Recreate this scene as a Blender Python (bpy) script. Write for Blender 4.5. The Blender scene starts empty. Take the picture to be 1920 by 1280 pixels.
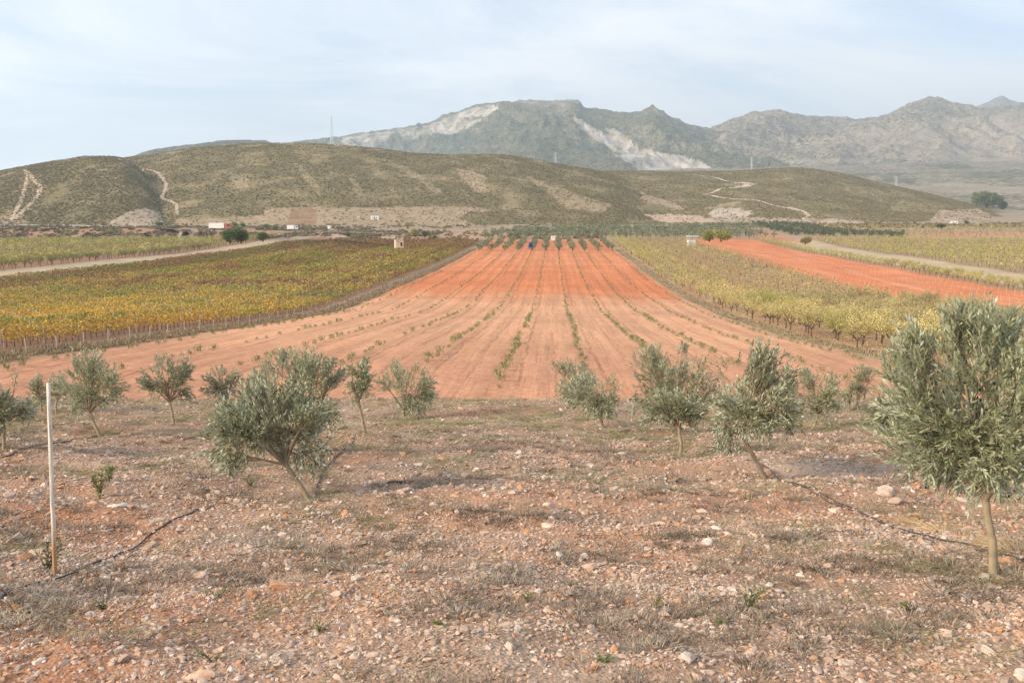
import bpy, bmesh, math, random
import numpy as np
from mathutils import Vector, Matrix
R = math.radians
random.seed(7)
rng = np.random.default_rng(7)
scn = bpy.context.scene
COL = scn.collection

# ------------------------------------------------------------------ camera
FPX = 1867.0; PITCH = R(7.3)
cam_d = bpy.data.cameras.new('camera'); cam = bpy.data.objects.new('camera', cam_d); COL.objects.link(cam)
cam_d.sensor_width = 36; cam_d.lens = 36 * FPX / 1920; cam_d.clip_start = 0.1; cam_d.clip_end = 40000
cam.location = (0, 0, 0); cam.rotation_euler = (R(90) - PITCH, 0, 0)
scn.camera = cam
scn.render.resolution_x = 1024; scn.render.resolution_y = 682
# ------------------------------------------------------------------ sky, sun, exposure
SKYLOC = (5.7+5*1.3, 11.0, 0)
SUN_AZ = R(-118); SUN_EL = R(27)        # measured from the view direction, to the left and a little behind
w = bpy.data.worlds.new('World'); scn.world = w; w.use_nodes = True
nt = w.node_tree; nt.nodes.clear(); N = nt.nodes.new; L = nt.links.new
sky = N('ShaderNodeTexSky'); sky.sky_type = 'NISHITA'; sky.sun_disc = False
sky.sun_elevation = SUN_EL; sky.sun_rotation = SUN_AZ; sky.altitude = 600; sky.air_density = 1.0; sky.dust_density = 1.0; sky.ozone_density = 3.0
bg1 = N('ShaderNodeBackground'); bg1.inputs[1].default_value = 0.15; L(sky.outputs[0], bg1.inputs[0])
bg2 = N('ShaderNodeBackground'); bg2.inputs[0].default_value = (0.93, 0.965, 1.0, 1); bg2.inputs[1].default_value = 1.12
tc = N('ShaderNodeTexCoord'); sx = N('ShaderNodeSeparateXYZ'); L(tc.outputs['Generated'], sx.inputs[0])
zc = N('ShaderNodeMath'); zc.operation = 'ADD'; zc.inputs[1].default_value = 0.16; L(sx.outputs[2], zc.inputs[0])
zm = N('ShaderNodeMath'); zm.operation = 'MAXIMUM'; zm.inputs[1].default_value = 0.05; L(zc.outputs[0], zm.inputs[0])
dx = N('ShaderNodeMath'); dx.operation = 'DIVIDE'; L(sx.outputs[0], dx.inputs[0]); L(zm.outputs[0], dx.inputs[1])
dy = N('ShaderNodeMath'); dy.operation = 'DIVIDE'; L(sx.outputs[1], dy.inputs[0]); L(zm.outputs[0], dy.inputs[1])
cb = N('ShaderNodeCombineXYZ'); L(dx.outputs[0], cb.inputs[0]); L(dy.outputs[0], cb.inputs[1])
mp = N('ShaderNodeMapping'); mp.inputs['Rotation'].default_value = (0, 0, R(18)); mp.inputs['Scale'].default_value = (0.75, 0.95, 1); mp.inputs['Location'].default_value = SKYLOC
L(cb.outputs[0], mp.inputs[0])
n1 = N('ShaderNodeTexNoise'); n1.inputs['Scale'].default_value = 0.55; n1.inputs['Detail'].default_value = 9; n1.inputs['Roughness'].default_value = 0.62; n1.inputs['Distortion'].default_value = 0.9
L(mp.outputs[0], n1.inputs['Vector'])
cr = N('ShaderNodeMapRange'); cr.inputs['From Min'].default_value = 0.41; cr.inputs['From Max'].default_value = 0.58; cr.inputs['To Min'].default_value = 0.38; cr.inputs['To Max'].default_value = 0.97
L(n1.outputs[0], cr.inputs['Value'])
mx = N('ShaderNodeMixShader'); L(cr.outputs[0], mx.inputs[0]); L(bg1.outputs[0], mx.inputs[1]); L(bg2.outputs[0], mx.inputs[2])
wo = N('ShaderNodeOutputWorld'); L(mx.outputs[0], wo.inputs[0])
sun_d = bpy.data.lights.new('sun', 'SUN'); sun = bpy.data.objects.new('sun', sun_d); COL.objects.link(sun)
sun_d.energy = 4.2; sun_d.angle = R(15); sun_d.color = (1.0, 0.82, 0.60)
_sv = Vector((math.sin(SUN_AZ) * math.cos(SUN_EL), math.cos(SUN_AZ) * math.cos(SUN_EL), math.sin(SUN_EL)))
sun.rotation_euler = _sv.to_track_quat('Z', 'Y').to_euler(); sun.location = _sv * 200
vs = scn.view_settings; vs.view_transform = 'Standard'; vs.look = 'None'; vs.exposure = 0.28; vs.gamma = 1.0; vs.use_curve_mapping = False

# ------------------------------------------------------------------ numeric helpers
_perm = rng.permutation(4096)
_grad = rng.uniform(0, 2 * np.pi, 4096); _gx = np.cos(_grad); _gy = np.sin(_grad)
def perlin(x, y, seed=0):
    x = np.asarray(x, float) + seed * 17.3; y = np.asarray(y, float) - seed * 9.7
    xi = np.floor(x).astype(np.int64); yi = np.floor(y).astype(np.int64); xf = x - xi; yf = y - yi
    def g(ix, iy, fx, fy):
        h = _perm[(_perm[ix & 4095] + iy) & 4095]
        return _gx[h] * fx + _gy[h] * fy
    u = xf * xf * xf * (xf * (xf * 6 - 15) + 10); v = yf * yf * yf * (yf * (yf * 6 - 15) + 10)
    a = g(xi, yi, xf, yf); b = g(xi + 1, yi, xf - 1, yf); c = g(xi, yi + 1, xf, yf - 1); d = g(xi + 1, yi + 1, xf - 1, yf - 1)
    return ((a * (1 - u) + b * u) * (1 - v) + (c * (1 - u) + d * u) * v) * 1.4
def fbm(x, y, seed=0, oct=5, gain=0.5):
    r = 0; a = 1.0; f = 1.0
    for i in range(oct):
        r = r + a * perlin(np.asarray(x) * f, np.asarray(y) * f, seed + i * 3); a *= gain; f *= 2.03
    return r
def ridged(x, y, seed=0, oct=5):
    r = 0; a = 1.0; f = 1.0; t = 0
    for i in range(oct):
        r = r + a * (1 - np.abs(perlin(np.asarray(x) * f, np.asarray(y) * f, seed + i * 5)) * 2); t += a; a *= 0.5; f *= 2.07
    return r / t
def sstep(a, b, x):
    t = np.clip((np.asarray(x, float) - a) / (b - a), 0, 1); return t * t * (3 - 2 * t)
def lerp(a, b, t): return a + (b - a) * t
def pchip(xs, ys):
    xs = np.array(xs, float); ys = np.array(ys, float); h = np.diff(xs); dl = np.diff(ys) / h
    m = np.zeros_like(xs); m[0] = dl[0]; m[-1] = dl[-1]
    for i in range(1, len(xs) - 1):
        if dl[i - 1] * dl[i] > 0: m[i] = 2 * dl[i - 1] * dl[i] / (dl[i - 1] + dl[i])
    def f(x):
        x = np.clip(np.asarray(x, float), xs[0], xs[-1]); i = np.clip(np.searchsorted(xs, x) - 1, 0, len(xs) - 2)
        t = (x - xs[i]) / h[i]; t2 = t * t; t3 = t2 * t
        return (2*t3-3*t2+1)*ys[i] + (t3-2*t2+t)*h[i]*m[i] + (-2*t3+3*t2)*ys[i+1] + (t3-t2)*h[i]*m[i+1]
    return f

# ------------------------------------------------------------------ terrain height
ROW = 0.041                                   # the field rows run slightly to the right of the view
_P = pchip([-10, 0, 5, 10, 16, 20, 23, 27, 31, 34, 40, 50, 60, 68, 80, 110, 150, 200, 250, 300, 470, 560, 640, 700, 800, 900, 1100, 1500, 2500],
           [-0.9, -1.7, -2.32, -2.95, -3.7, -4.35, -4.8, -5.25, -5.85, -6.5, -8.1, -10.5, -12.2, -12.9, -13.3, -14.6, -16.8, -19.1, -19.9, -20.1, -19.8, -19.2, -17.2, -15.0, -11.6, -9.5, -6.0, 0.0, 20])
_KL = pchip([40, 60, 72, 102, 172, 250, 400, 900], [0, .036, .047, .027, .013, .007, 0, 0])
_KR = pchip([60, 92, 156, 285, 520, 900], [0, .012, .035, .032, 0, 0])
def T(x, y):
    x = np.asarray(x, float); y = np.asarray(y, float)
    s = x - ROW * y
    z = _P(y) + np.clip(-s, 0, 60) * _KL(y) - np.clip(s, 0, 60) * _KR(y)
    # valley floor stays low on the left, then a cut bank up to the road
    left = sstep(-120, -210, x)
    bank = lerp(-19.2, -10.6, sstep(722, 770, y + 10 * perlin(x / 40, y / 40, 3))) 
    z = z + left * sstep(560, 640, y) * (1 - sstep(800, 900, y)) * (bank - z)
    z = z + 0.9 * fbm(x / 90, y / 160, 11, 3) * sstep(70, 240, y)
    # stony slope in front: low planting ridges and clods
    near = 1 - sstep(30, 40, y)
    z = z + near * (0.13 * fbm(x / 3.1, y / 2.3, 21, 3) * sstep(1, 6, y) + 0.045 * fbm(x / 0.7, y / 0.6, 22, 3))
    fld = sstep(55, 66, y) * (1 - sstep(250, 330, y))
    z = z + fld * 0.05 * fbm(s / 0.9, y / 5.0, 25, 2)
    return z
def Tn(x, y): return float(T(np.array([x]), np.array([y]))[0])
def ray(px, py):
    a = (px - 960) / FPX; b = (640 - py) / FPX
    y = math.cos(PITCH) + b * math.sin(PITCH); z = -math.sin(PITCH) + b * math.cos(PITCH)
    return a / y, z / y                       # sideways and upward slope of the sight line per metre of depth
_YS = np.geomspace(2.5, 2200, 3000)
def hit(px, py, surfs=None):
    """the point of the ground that a spot of the photograph shows"""
    u, m = ray(px, py)
    z = T(u * _YS, _YS)
    for f in (surfs or []): z = np.maximum(z, f(np.full_like(_YS, u), _YS))
    d = z - m * _YS; k = np.argmax(d > 0)
    if not (d > 0).any(): k = len(_YS) - 1
    if k > 0 and d[k] > 0:
        t = -d[k-1] / (d[k] - d[k-1]); y = _YS[k-1] + t * (_YS[k] - _YS[k-1])
    else: y = _YS[k]
    return Vector((u * y, y, m * y))
def topix(x, y, z):
    dep = y * math.cos(PITCH) - z * math.sin(PITCH); up = y * math.sin(PITCH) + z * math.cos(PITCH)
    return 960 + FPX * x / dep, 640 - FPX * up / dep
def inpoly(px, py, poly):
    r = np.zeros(px.shape, bool); n = len(poly)
    for i in range(n):
        x0, y0 = poly[i]; x1, y1 = poly[(i + 1) % n]
        if y0 == y1: continue
        c = ((y0 > py) != (y1 > py)) & (px < (x1 - x0) * (py - y0) / (y1 - y0) + x0); r ^= c
    return r

# ------------------------------------------------------------------ object helpers
def tag(o, label=None, cat=None, group=None, kind=None):
    if label: o['label'] = label
    if cat: o['category'] = cat
    if group: o['group'] = group
    if kind: o['kind'] = kind
    return o
def npmesh(name, v, f, mats=None, smooth=False, col=None, fattr=None, midx=None):
    v = np.asarray(v, np.float32); f = np.asarray(f, np.int32); k = f.shape[1]
    me = bpy.data.meshes.new(name); me.vertices.add(len(v)); me.vertices.foreach_set('co', v.ravel())
    me.loops.add(f.size); me.loops.foreach_set('vertex_index', f.ravel())
    me.polygons.add(len(f)); me.polygons.foreach_set('loop_start', np.arange(0, f.size, k, dtype=np.int32))
    try: me.polygons.foreach_set('loop_total', np.full(len(f), k, np.int32))
    except Exception: pass
    if midx is not None: me.polygons.foreach_set('material_index', np.asarray(midx, np.int32))
    me.update(calc_edges=True)
    if smooth: me.polygons.foreach_set('use_smooth', np.ones(len(f), bool))
    if col is not None:
        a = me.attributes.new('col', 'FLOAT_COLOR', 'POINT'); c = np.ones((len(v), 4), np.float32); c[:, :3] = col; a.data.foreach_set('color', c.ravel())
    for kx, val in (fattr or {}).items():
        a = me.attributes.new(kx, 'FLOAT', 'POINT'); a.data.foreach_set('value', np.asarray(val, np.float32))
    for m in (mats if isinstance(mats, (list, tuple)) else [mats]):
        if m: me.materials.append(m)
    return me
def link(name, me, parent=None, loc=None, rot=None, scale=None):
    o = bpy.data.objects.new(name, me); COL.objects.link(o)
    if parent: o.parent = parent
    if loc is not None: o.location = loc
    if rot is not None: o.rotation_euler = rot
    if scale is not None: o.scale = scale if hasattr(scale, '__len__') else (scale,) * 3
    return o
def empty(name, loc, rz=0, label=None, cat=None, group=None):
    o = link(name, None, None, loc, (0, 0, rz)); o.empty_display_size = 0.3
    return tag(o, label, cat, group)
class MB:
    """collects polygons for one mesh"""
    def __init__(s): s.v = []; s.f = []
    def poly(s, pts):
        b = len(s.v); s.v += [tuple(p) for p in pts]; s.f.append(tuple(range(b, b + len(pts))))
    def box(s, c, d, rz=0):
        cx, cy, cz = c; hx, hy, hz = d[0] / 2, d[1] / 2, d[2] / 2; ca, sa = math.cos(rz), math.sin(rz); b = len(s.v)
        for z in (-hz, hz):
            for x, y in ((-hx, -hy), (hx, -hy), (hx, hy), (-hx, hy)): s.v.append((cx + x*ca - y*sa, cy + x*sa + y*ca, cz + z))
        for q in ((3,2,1,0), (4,5,6,7), (0,1,5,4), (1,2,6,5), (2,3,7,6), (3,0,4,7)): s.f.append(tuple(b + i for i in q))
        return s
    def tube(s, pts, rad, n=6, cap=True):
        pts = [Vector(p) for p in pts]; b = len(s.v); m = len(pts)
        for i, p in enumerate(pts):
            t = (pts[min(i+1, m-1)] - pts[max(i-1, 0)])
            t = t.normalized() if t.length > 1e-9 else Vector((0,0,1))
            a = t.cross(Vector((0.31, 0.95, 0.02)) if abs(t.y) < .8 else Vector((1, 0.1, 0))).normalized(); c = t.cross(a)
            r = rad[i] if hasattr(rad, '__len__') else rad
            for k in range(n):
                an = 2 * math.pi * k / n; s.v.append(tuple(p + (a * math.cos(an) + c * math.sin(an)) * r))
        for i in range(m - 1):
            for k in range(n):
                k2 = (k + 1) % n; s.f.append((b + i*n + k, b + i*n + k2, b + (i+1)*n + k2, b + (i+1)*n + k))
        if cap:
            s.f.append(tuple(b + k for k in range(n))[::-1]); s.f.append(tuple(b + (m-1)*n + k for k in range(n)))
        return s
    def mesh(s, name, mat, smooth=False):
        me = bpy.data.meshes.new(name); me.from_pydata(s.v, [], s.f); me.update()
        if mat: me.materials.append(mat)
        if smooth: me.polygons.foreach_set('use_smooth', [True] * len(me.polygons))
        return me
    def build(s, name, mat, parent=None, smooth=False, **k): return link(name, s.mesh(name, mat, smooth), parent, **k)

# ------------------------------------------------------------------ materials
class NT:
    def __init__(s, name):
        s.m = bpy.data.materials.new(name); s.m.use_nodes = True; s.t = s.m.node_tree; s.t.nodes.clear()
        s.o = s.n('ShaderNodeOutputMaterial'); s.b = s.n('ShaderNodeBsdfPrincipled'); s.b.inputs['Roughness'].default_value = 0.85
        s.b.inputs['Specular IOR Level'].default_value = 0.2
        s.l(s.b.outputs[0], s.o.inputs[0])
    def n(s, t, **k):
        x = s.t.nodes.new(t)
        for a, v in k.items(): setattr(x, a, v)
        return x
    def l(s, a, b): s.t.links.new(a, b)
    def attr(s, name, kind='GEOMETRY'): return s.n('ShaderNodeAttribute', attribute_name=name, attribute_type=kind)
    def noise(s, scale, vec=None, detail=4, rough=0.55):
        x = s.n('ShaderNodeTexNoise'); x.inputs['Scale'].default_value = scale; x.inputs['Detail'].default_value = detail; x.inputs['Roughness'].default_value = rough
        if vec is not None: s.l(vec, x.inputs['Vector'])
        return x.outputs[0]
    def pos(s): return s.n('ShaderNodeNewGeometry').outputs['Position']
    def obj(s): return s.n('ShaderNodeTexCoord').outputs['Object']
    def rng(s, v, a, b, c, d):
        x = s.n('ShaderNodeMapRange'); s.l(v, x.inputs['Value'])
        for k, q in zip(('From Min', 'From Max', 'To Min', 'To Max'), (a, b, c, d)): x.inputs[k].default_value = q
        return x.outputs[0]
    def math(s, op, a, b=None, clamp=False):
        x = s.n('ShaderNodeMath', operation=op, use_clamp=clamp)
        for i, q in enumerate((a, b)):
            if q is None: continue
            if isinstance(q, (int, float)): x.inputs[i].default_value = q
            else: s.l(q, x.inputs[i])
        return x.outputs[0]
    def mix(s, fac, a, b, mode='MIX'):
        x = s.n('ShaderNodeMix', data_type='RGBA', blend_type=mode)
        for k, q in ((0, fac), (6, a), (7, b)):
            if isinstance(q, (int, float)): x.inputs[k].default_value = q
            elif isinstance(q, tuple): x.inputs[k].default_value = q if len(q) == 4 else q + (1,)
            else: s.l(q, x.inputs[k])
        return x.outputs[2]
    def scale(s, col, v):                       # colour times a grey factor
        x = s.n('ShaderNodeVectorMath', operation='SCALE'); s.l(col, x.inputs[0])
        if isinstance(v, (int, float)): x.inputs['Scale'].default_value = v
        else: s.l(v, x.inputs['Scale'])
        return x.outputs[0]
    def color(s, c):
        if isinstance(c, tuple): s.b.inputs['Base Color'].default_value = c if len(c) == 4 else c + (1,)
        else: s.l(c, s.b.inputs['Base Color'])
    def bump(s, h, strength, dist):
        x = s.n('ShaderNodeBump'); x.inputs['Strength'].default_value = strength; x.inputs['Distance'].default_value = dist
        s.l(h, x.inputs['Height']); s.l(x.outputs[0], s.b.inputs['Normal']); return x
def mat_plain(name, c, var=0.18, sc=6.0, rough=0.8, metal=0.0, bump=0.0):
    m = NT(name); nz = m.noise(sc, m.obj()); rgb = m.n('ShaderNodeRGB'); rgb.outputs[0].default_value = c + (1,)
    m.color(m.scale(rgb.outputs[0], m.rng(nz, .3, .7, 1 - var, 1 + var))); m.b.inputs['Roughness'].default_value = rough; m.b.inputs['Metallic'].default_value = metal
    if bump: m.bump(nz, bump, 0.02)
    return m.m
def mat_leaf(name, c, under=None, var=0.3, trans=0.25, attr=False, rough=0.6, spec=0.3):
    """leaf: upper and lower side differ, each plant a little different"""
    m = NT(name)
    if attr: base = m.attr('col').outputs['Color']
    else: rgb = m.n('ShaderNodeRGB'); rgb.outputs[0].default_value = c + (1,); base = rgb.outputs[0]
    oi = m.n('ShaderNodeObjectInfo'); geo = m.n('ShaderNodeNewGeometry')
    base = m.scale(base, m.rng(geo.outputs['Random Per Island'], 0, 1, 1 - var, 1 + var))
    base = m.scale(base, m.rng(oi.outputs['Random'], 0, 1, .82, 1.18))
    if under: base = m.mix(geo.outputs['Backfacing'], base, under)
    m.color(base); m.b.inputs['Roughness'].default_value = rough; m.b.inputs['Specular IOR Level'].default_value = spec
    if trans:
        tr = m.n('ShaderNodeBsdfTranslucent'); m.l(m.scale(base, 1.1), tr.inputs[0]); mx = m.n('ShaderNodeMixShader'); mx.inputs[0].default_value = trans
        m.l(m.b.outputs[0], mx.inputs[1]); m.l(tr.outputs[0], mx.inputs[2]); m.l(mx.outputs[0], m.o.inputs[0])
    return m.m
# ------------------------------------------------------------------ ground sheet
def ground_colours(x, y):
    s = x - ROW * y; n = len(x); c = np.zeros((n, 3))
    sj = s + 1.2 * fbm(x / 6, y / 14, 31, 3); yj = y * (1 + .03 * fbm(x / 12, y / 12, 33, 3))
    def put(mask, rgb):
        m = np.clip(mask, 0, 1)[:, None]; c[:] = c * (1 - m) + np.array(rgb) * m
    band = lambda a, b, e=0.8: sstep(a - e, a + e, sj) * (1 - sstep(b - e, b + e, sj))
    far = lambda a, b, e=6: sstep(a - e, a + e, yj) * (1 - sstep(b - e, b + e, yj))
    c[:] = (.36, .27, .18)
    val = sstep(50, 60, y) * (1 - sstep(660, 700, y))
    put(val * sstep(-188, -192, sj), (.30, .17, .10))
    put(val * band(-190, -166), (.46, .36, .24))
    put(val * band(-166, -46), (.25, .135, .075))
    put(val * band(-47, -41, .5), (.30, .215, .13))
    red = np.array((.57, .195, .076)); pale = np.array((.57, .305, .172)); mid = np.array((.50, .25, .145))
    t = sstep(212, 278, yj + 9 * fbm(s / 3, y / 30, 47, 3))[:, None]; fld = pale * (1 - t) + red * t
    q = (sstep(330, 420, yj) * (.5 + .5 * fbm(s / 5, y / 90, 41, 2)))[:, None]; fld = fld * (1 - .6 * q) + np.array((.66, .30, .145)) * .6 * q
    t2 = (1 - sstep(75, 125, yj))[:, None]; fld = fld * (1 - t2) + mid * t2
    fm = (val * band(-41.5, 33, .5))[:, None]; c[:] = c * (1 - fm) + fld * fm
    put(val * band(33, 37, .5), (.42, .30, .18))
    orch = np.clip(.45 + 1.1 * fbm(x / 5, y / 9, 44, 3), 0, 1)
    put(val * band(37, 88), (.40, .20, .10)); put(val * band(36, 88) * orch, (.42, .31, .17))
    put(val * band(88, 131), (.60, .195, .078))
    put(val * band(88, 131) * np.clip(.2 + fbm(s / 4, y / 60, 45, 3), 0, 1), (.64, .28, .135))
    put(val * band(131, 141), (.40, .24, .13)); put(val * band(141, 168), (.50, .39, .25)); put(val * sstep(166, 169, sj), (.37, .25, .14))
    # beyond the long fields
    g = far(655, 850, 8)
    put(g * sstep(-70, -40, x), (.40, .28, .18))
    px, py = topix(x, y, T(x, y))
    for poly, rgb in ((((835, 438), (885, 436), (905, 446), (850, 447)), (.50, .30, .20)),
                      (((1400, 438), (1440, 436), (1520, 456), (1450, 452)), (.52, .26, .15)),
                      (((1690, 438), (1930, 436), (1930, 444), (1700, 446)), (.52, .27, .16)),
                      (((590, 440), (640, 438), (800, 448), (640, 450)), (.47, .31, .22))):
        put(inpoly(px, py, poly) & (y > 500), rgb)
    bank = sstep(-120, -200, x) * far(715, 800, 10)
    put(bank, (.40, .255, .16)); put(bank * np.clip(.1 + 1.3 * fbm(x / 30, y / 12, 51, 4), 0, 1), (.44, .20, .11))
    put(bank * np.clip(-.1 + 1.5 * fbm(x / 22, y / 9, 53, 4), 0, 1), (.24, .20, .11))
    put(sstep(800, 850, y), (.38, .29, .20)); put(sstep(800, 850, y) * np.clip(fbm(x / 25, y / 40, 55, 4) * 1.5, 0, 1), (.24, .21, .12))
    # stony slope in front
    nr = 1 - sstep(44, 56, y)
    put(nr, (.40, .258, .178))
    a = fbm(x / 3.5, y / 3.0, 61, 4); put(nr * sstep(.1, .7, a) * .7, (.44, .235, .14))
    put(nr * sstep(-1.2, -3.0, x + .35 * (y - 6)) * (1 - sstep(9, 13, y)) * .7 * sstep(-.5, .2, a), (.43, .185, .09))
    b = fbm(x / 2.2, y / 1.5, 63, 4); put(nr * sstep(.15, .6, b) * .8, (.31, .245, .185))
    put(nr * sstep(.3, .7, fbm(x / 4.5, y / 1.6, 65, 3)) * .7, (.52, .40, .31))
    put(nr * sstep(19, 23, y) * sstep(0, .4, fbm(x / 4, y / 3, 67, 3) + .2) * .6, (.25, .22, .12))
    return c
ny, nx = 620, 500
e = np.geomspace(3.0, 1530, ny); u = np.linspace(-.78, .78, nx)
E, U = np.meshgrid(e, u, indexing='ij'); X = (U * E).ravel(); Y = (E - 5).ravel()
Z = T(X, Y)
ii = (np.arange(ny - 1)[:, None] * nx + np.arange(nx - 1)[None, :]).ravel()
F = np.stack([ii, ii + 1, ii + nx + 1, ii + nx], 1)
S_ = X - ROW * Y
near_a = 1 - sstep(34, 50, Y)
fur = sstep(56, 66, Y) * (1 - sstep(560, 640, Y)) * (sstep(-41, -40, S_) * (1 - sstep(32, 33.5, S_)) + .7 * sstep(88, 90, S_) * (1 - sstep(129, 131, S_)) + .35 * sstep(-166, -165, S_) * (1 - sstep(-46, -45, S_)))
G = NT('ground_soil')
p = G.pos(); base = G.attr('col').outputs['Color']; na = G.attr('near').outputs['Fac']; fa = G.attr('furrow').outputs['Fac']
base = G.scale(base, G.rng(G.noise(.05, p, 6), .3, .7, .86, 1.14))
base = G.scale(base, G.rng(G.noise(1.3, p, 6, .65), .3, .7, .80, 1.20))
vr = G.n('ShaderNodeVectorRotate', rotation_type='Z_AXIS'); G.l(p, vr.inputs['Vector']); vr.inputs['Angle'].default_value = math.atan(ROW)
st = G.n('ShaderNodeVectorMath', operation='MULTIPLY'); G.l(vr.outputs[0], st.inputs[0]); st.inputs[1].default_value = (1.0, .018, 0)
fn = G.noise(2.4, st.outputs[0], 4, .75); fn2 = G.noise(.55, st.outputs[0], 2, .5)
line = G.math('MULTIPLY', G.rng(fn, .40, .47, 1, 0), fa); base = G.mix(G.math('MULTIPLY', line, .30), base, (.22, .075, .035))
line2 = G.math('MULTIPLY', G.rng(fn2, .42, .58, 0, 1), fa); base = G.scale(base, G.rng(line2, 0, 1, .94, 1.1))
# wheel ruts beside each planted row
sx_ = G.n('ShaderNodeSeparateXYZ'); G.l(vr.outputs[0], sx_.inputs[0])
wob = G.math('MULTIPLY', G.math('SUBTRACT', G.noise(.12, p, 3), .5), 1.6)
ph = G.math('FRACT', G.math('DIVIDE', G.math('ADD', G.math('ADD', sx_.outputs[0], wob), 700 - 2.9 + .0), 7.0))
rut = G.math('ADD', G.rng(G.math('ABSOLUTE', G.math('SUBTRACT', ph, .2)), .015, .035, 1, 0), G.math('MULTIPLY', G.rng(G.math('ABSOLUTE', G.math('SUBTRACT', ph, .62)), .012, .03, 1, 0), .6))
rut = G.math('MULTIPLY', G.math('MULTIPLY', rut, fa), G.rng(G.noise(.35, p, 3), .35, .6, .25, 1)); base = G.mix(G.math('MULTIPLY', rut, .38), base, (.20, .075, .04))
# pebbles too small to lay one by one
vo = G.n('ShaderNodeTexVoronoi'); vo.inputs['Scale'].default_value = 46; G.l(p, vo.inputs['Vector'])
vo2 = G.n('ShaderNodeTexVoronoi'); vo2.inputs['Scale'].default_value = 15; G.l(p, vo2.inputs['Vector'])
sv = G.n('ShaderNodeSeparateColor'); G.l(vo.outputs['Color'], sv.inputs[0]); sv2 = G.n('ShaderNodeSeparateColor'); G.l(vo2.outputs['Color'], sv2.inputs[0])
peb = G.math('MULTIPLY', G.math('MULTIPLY', G.rng(sv.outputs[0], .55, .75, 0, 1), G.rng(vo.outputs['Distance'], .35, .55, 1, 0)), na)
base = G.mix(G.math('MULTIPLY', peb, .75), base, G.mix(sv.outputs[1], (.62, .47, .37), (.42, .24, .15)))
base = G.scale(base, G.math('SUBTRACT', 1.0, G.math('MULTIPLY', G.math('MULTIPLY', G.rng(sv.outputs[2], .7, .9, 0, .45), na), G.rng(vo.outputs['Distance'], .4, .6, 1, 0))))
# stones lying in the far field
vf = G.n('ShaderNodeTexVoronoi'); vf.inputs['Scale'].default_value = 3.2; G.l(p, vf.inputs['Vector']); sf = G.n('ShaderNodeSeparateColor'); G.l(vf.outputs['Color'], sf.inputs[0])
fst = G.math('MULTIPLY', G.math('MULTIPLY', G.rng(sf.outputs[0], .7, .8, 0, 1), G.rng(vf.outputs['Distance'], .18, .3, 1, 0)), fa); base = G.mix(G.math('MULTIPLY', fst, .55), base, (.66, .46, .34))
G.color(base); G.b.inputs['Roughness'].default_value = .95
hgt = G.math('ADD', G.math('MULTIPLY', G.math('SUBTRACT', 1.0, vo.outputs['Distance']), G.math('MULTIPLY', na, .35)), G.math('MULTIPLY', G.math('ADD', G.noise(7, p, 6, .7), G.math('MULTIPLY', fn, 2.0)), 1.2))
hgt = G.math('SUBTRACT', hgt, G.math('MULTIPLY', rut, 2.0)); G.bump(hgt, .6, .04)
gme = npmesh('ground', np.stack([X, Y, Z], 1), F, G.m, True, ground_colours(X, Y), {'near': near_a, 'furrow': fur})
tag(link('ground', gme), kind='structure')

# ------------------------------------------------------------------ hills and mountains
def silhouette(pts):
    um = [ray(*p) for p in pts]; us = np.array([q[0] for q in um]); ms = np.array([q[1] for q in um])
    f = pchip(us, ms); return us, f
class Hill:
    def __init__(s, pts, y0, yr, back, amp, seed, wl, base=None, shape=1.0, gul=1.0):
        s.us, s.m = silhouette(pts); s.y0, s.yr, s.back, s.amp, s.seed, s.wl, s.base, s.shape, s.gul = y0, yr, back, amp, seed, wl, base, shape, gul
    def z(s, u, y):
        u = np.asarray(u, float); y = np.asarray(y, float)
        yr = s.yr(u) if callable(s.yr) else s.yr; y0 = s.y0(u) if callable(s.y0) else s.y0
        zr = s.m(u) * yr; zb = T(u * y0, np.full_like(u, 1.0) * y0) if s.base is None else (s.base(u) if callable(s.base) else s.base)
        zb = zb - 2.0
        t = np.clip((y - y0) / (yr - y0), 0, 1.6)
        tc_ = np.clip(t, 0, 1); S = np.where(t < 1, (.5 * tc_ ** 1.1 + .5 * np.sin(tc_ * np.pi / 2)) ** s.shape, 1 - .9 * (t - 1) ** 1.5 * s.back)
        x = u * y
        env = np.clip(t, 0, 1) ** .8 * np.clip(1.06 - t, 0.04, 1)
        r = (ridged(x / s.wl + .3 * fbm(x / s.wl, y / s.wl, s.seed + 2, 3), y / (s.wl * 2.4), s.seed, 5) - .55) * s.gul + .35 * fbm(x / (s.wl * .7), y / (s.wl * .7), s.seed + 7, 5)
        return zb + (zr - zb) * S + s.amp * env * r + s.amp * .024 * fbm(x / (s.wl * .12), y / (s.wl * .12), s.seed + 9, 3) * np.clip(t * 3, 0, 1)
    def grid(s, nu, nt, tmax=1.5, u0=None, u1=None):
        us = np.linspace(s.us[0] if u0 is None else u0, s.us[-1] if u1 is None else u1, nu); ts = np.concatenate([np.linspace(0, 1, int(nt * .8)), np.linspace(1, tmax, nt - int(nt * .8) + 1)[1:]])
        Tt, Uu = np.meshgrid(ts, us, indexing='ij'); Uu = Uu.ravel(); Tt = Tt.ravel()
        y0 = s.y0(Uu) if callable(s.y0) else s.y0; yr = s.yr(Uu) if callable(s.yr) else s.yr
        Yy = y0 + (yr - y0) * Tt; Zz = s.z(Uu, Yy); i = (np.arange(nt - 1)[:, None] * nu + np.arange(nu - 1)[None, :]).ravel()
        return Uu * Yy, Yy, Zz, np.stack([i, i + 1, i + nu + 1, i + nu], 1)
hillC = Hill([(-140, 345), (-60, 331), (0, 320), (80, 305), (130, 297), (165, 293), (215, 294), (250, 308), (285, 342), (305, 378), (318, 408), (335, 436)], 850, 1160, 1.2, 11, 70, 140, shape=1.05)
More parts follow.
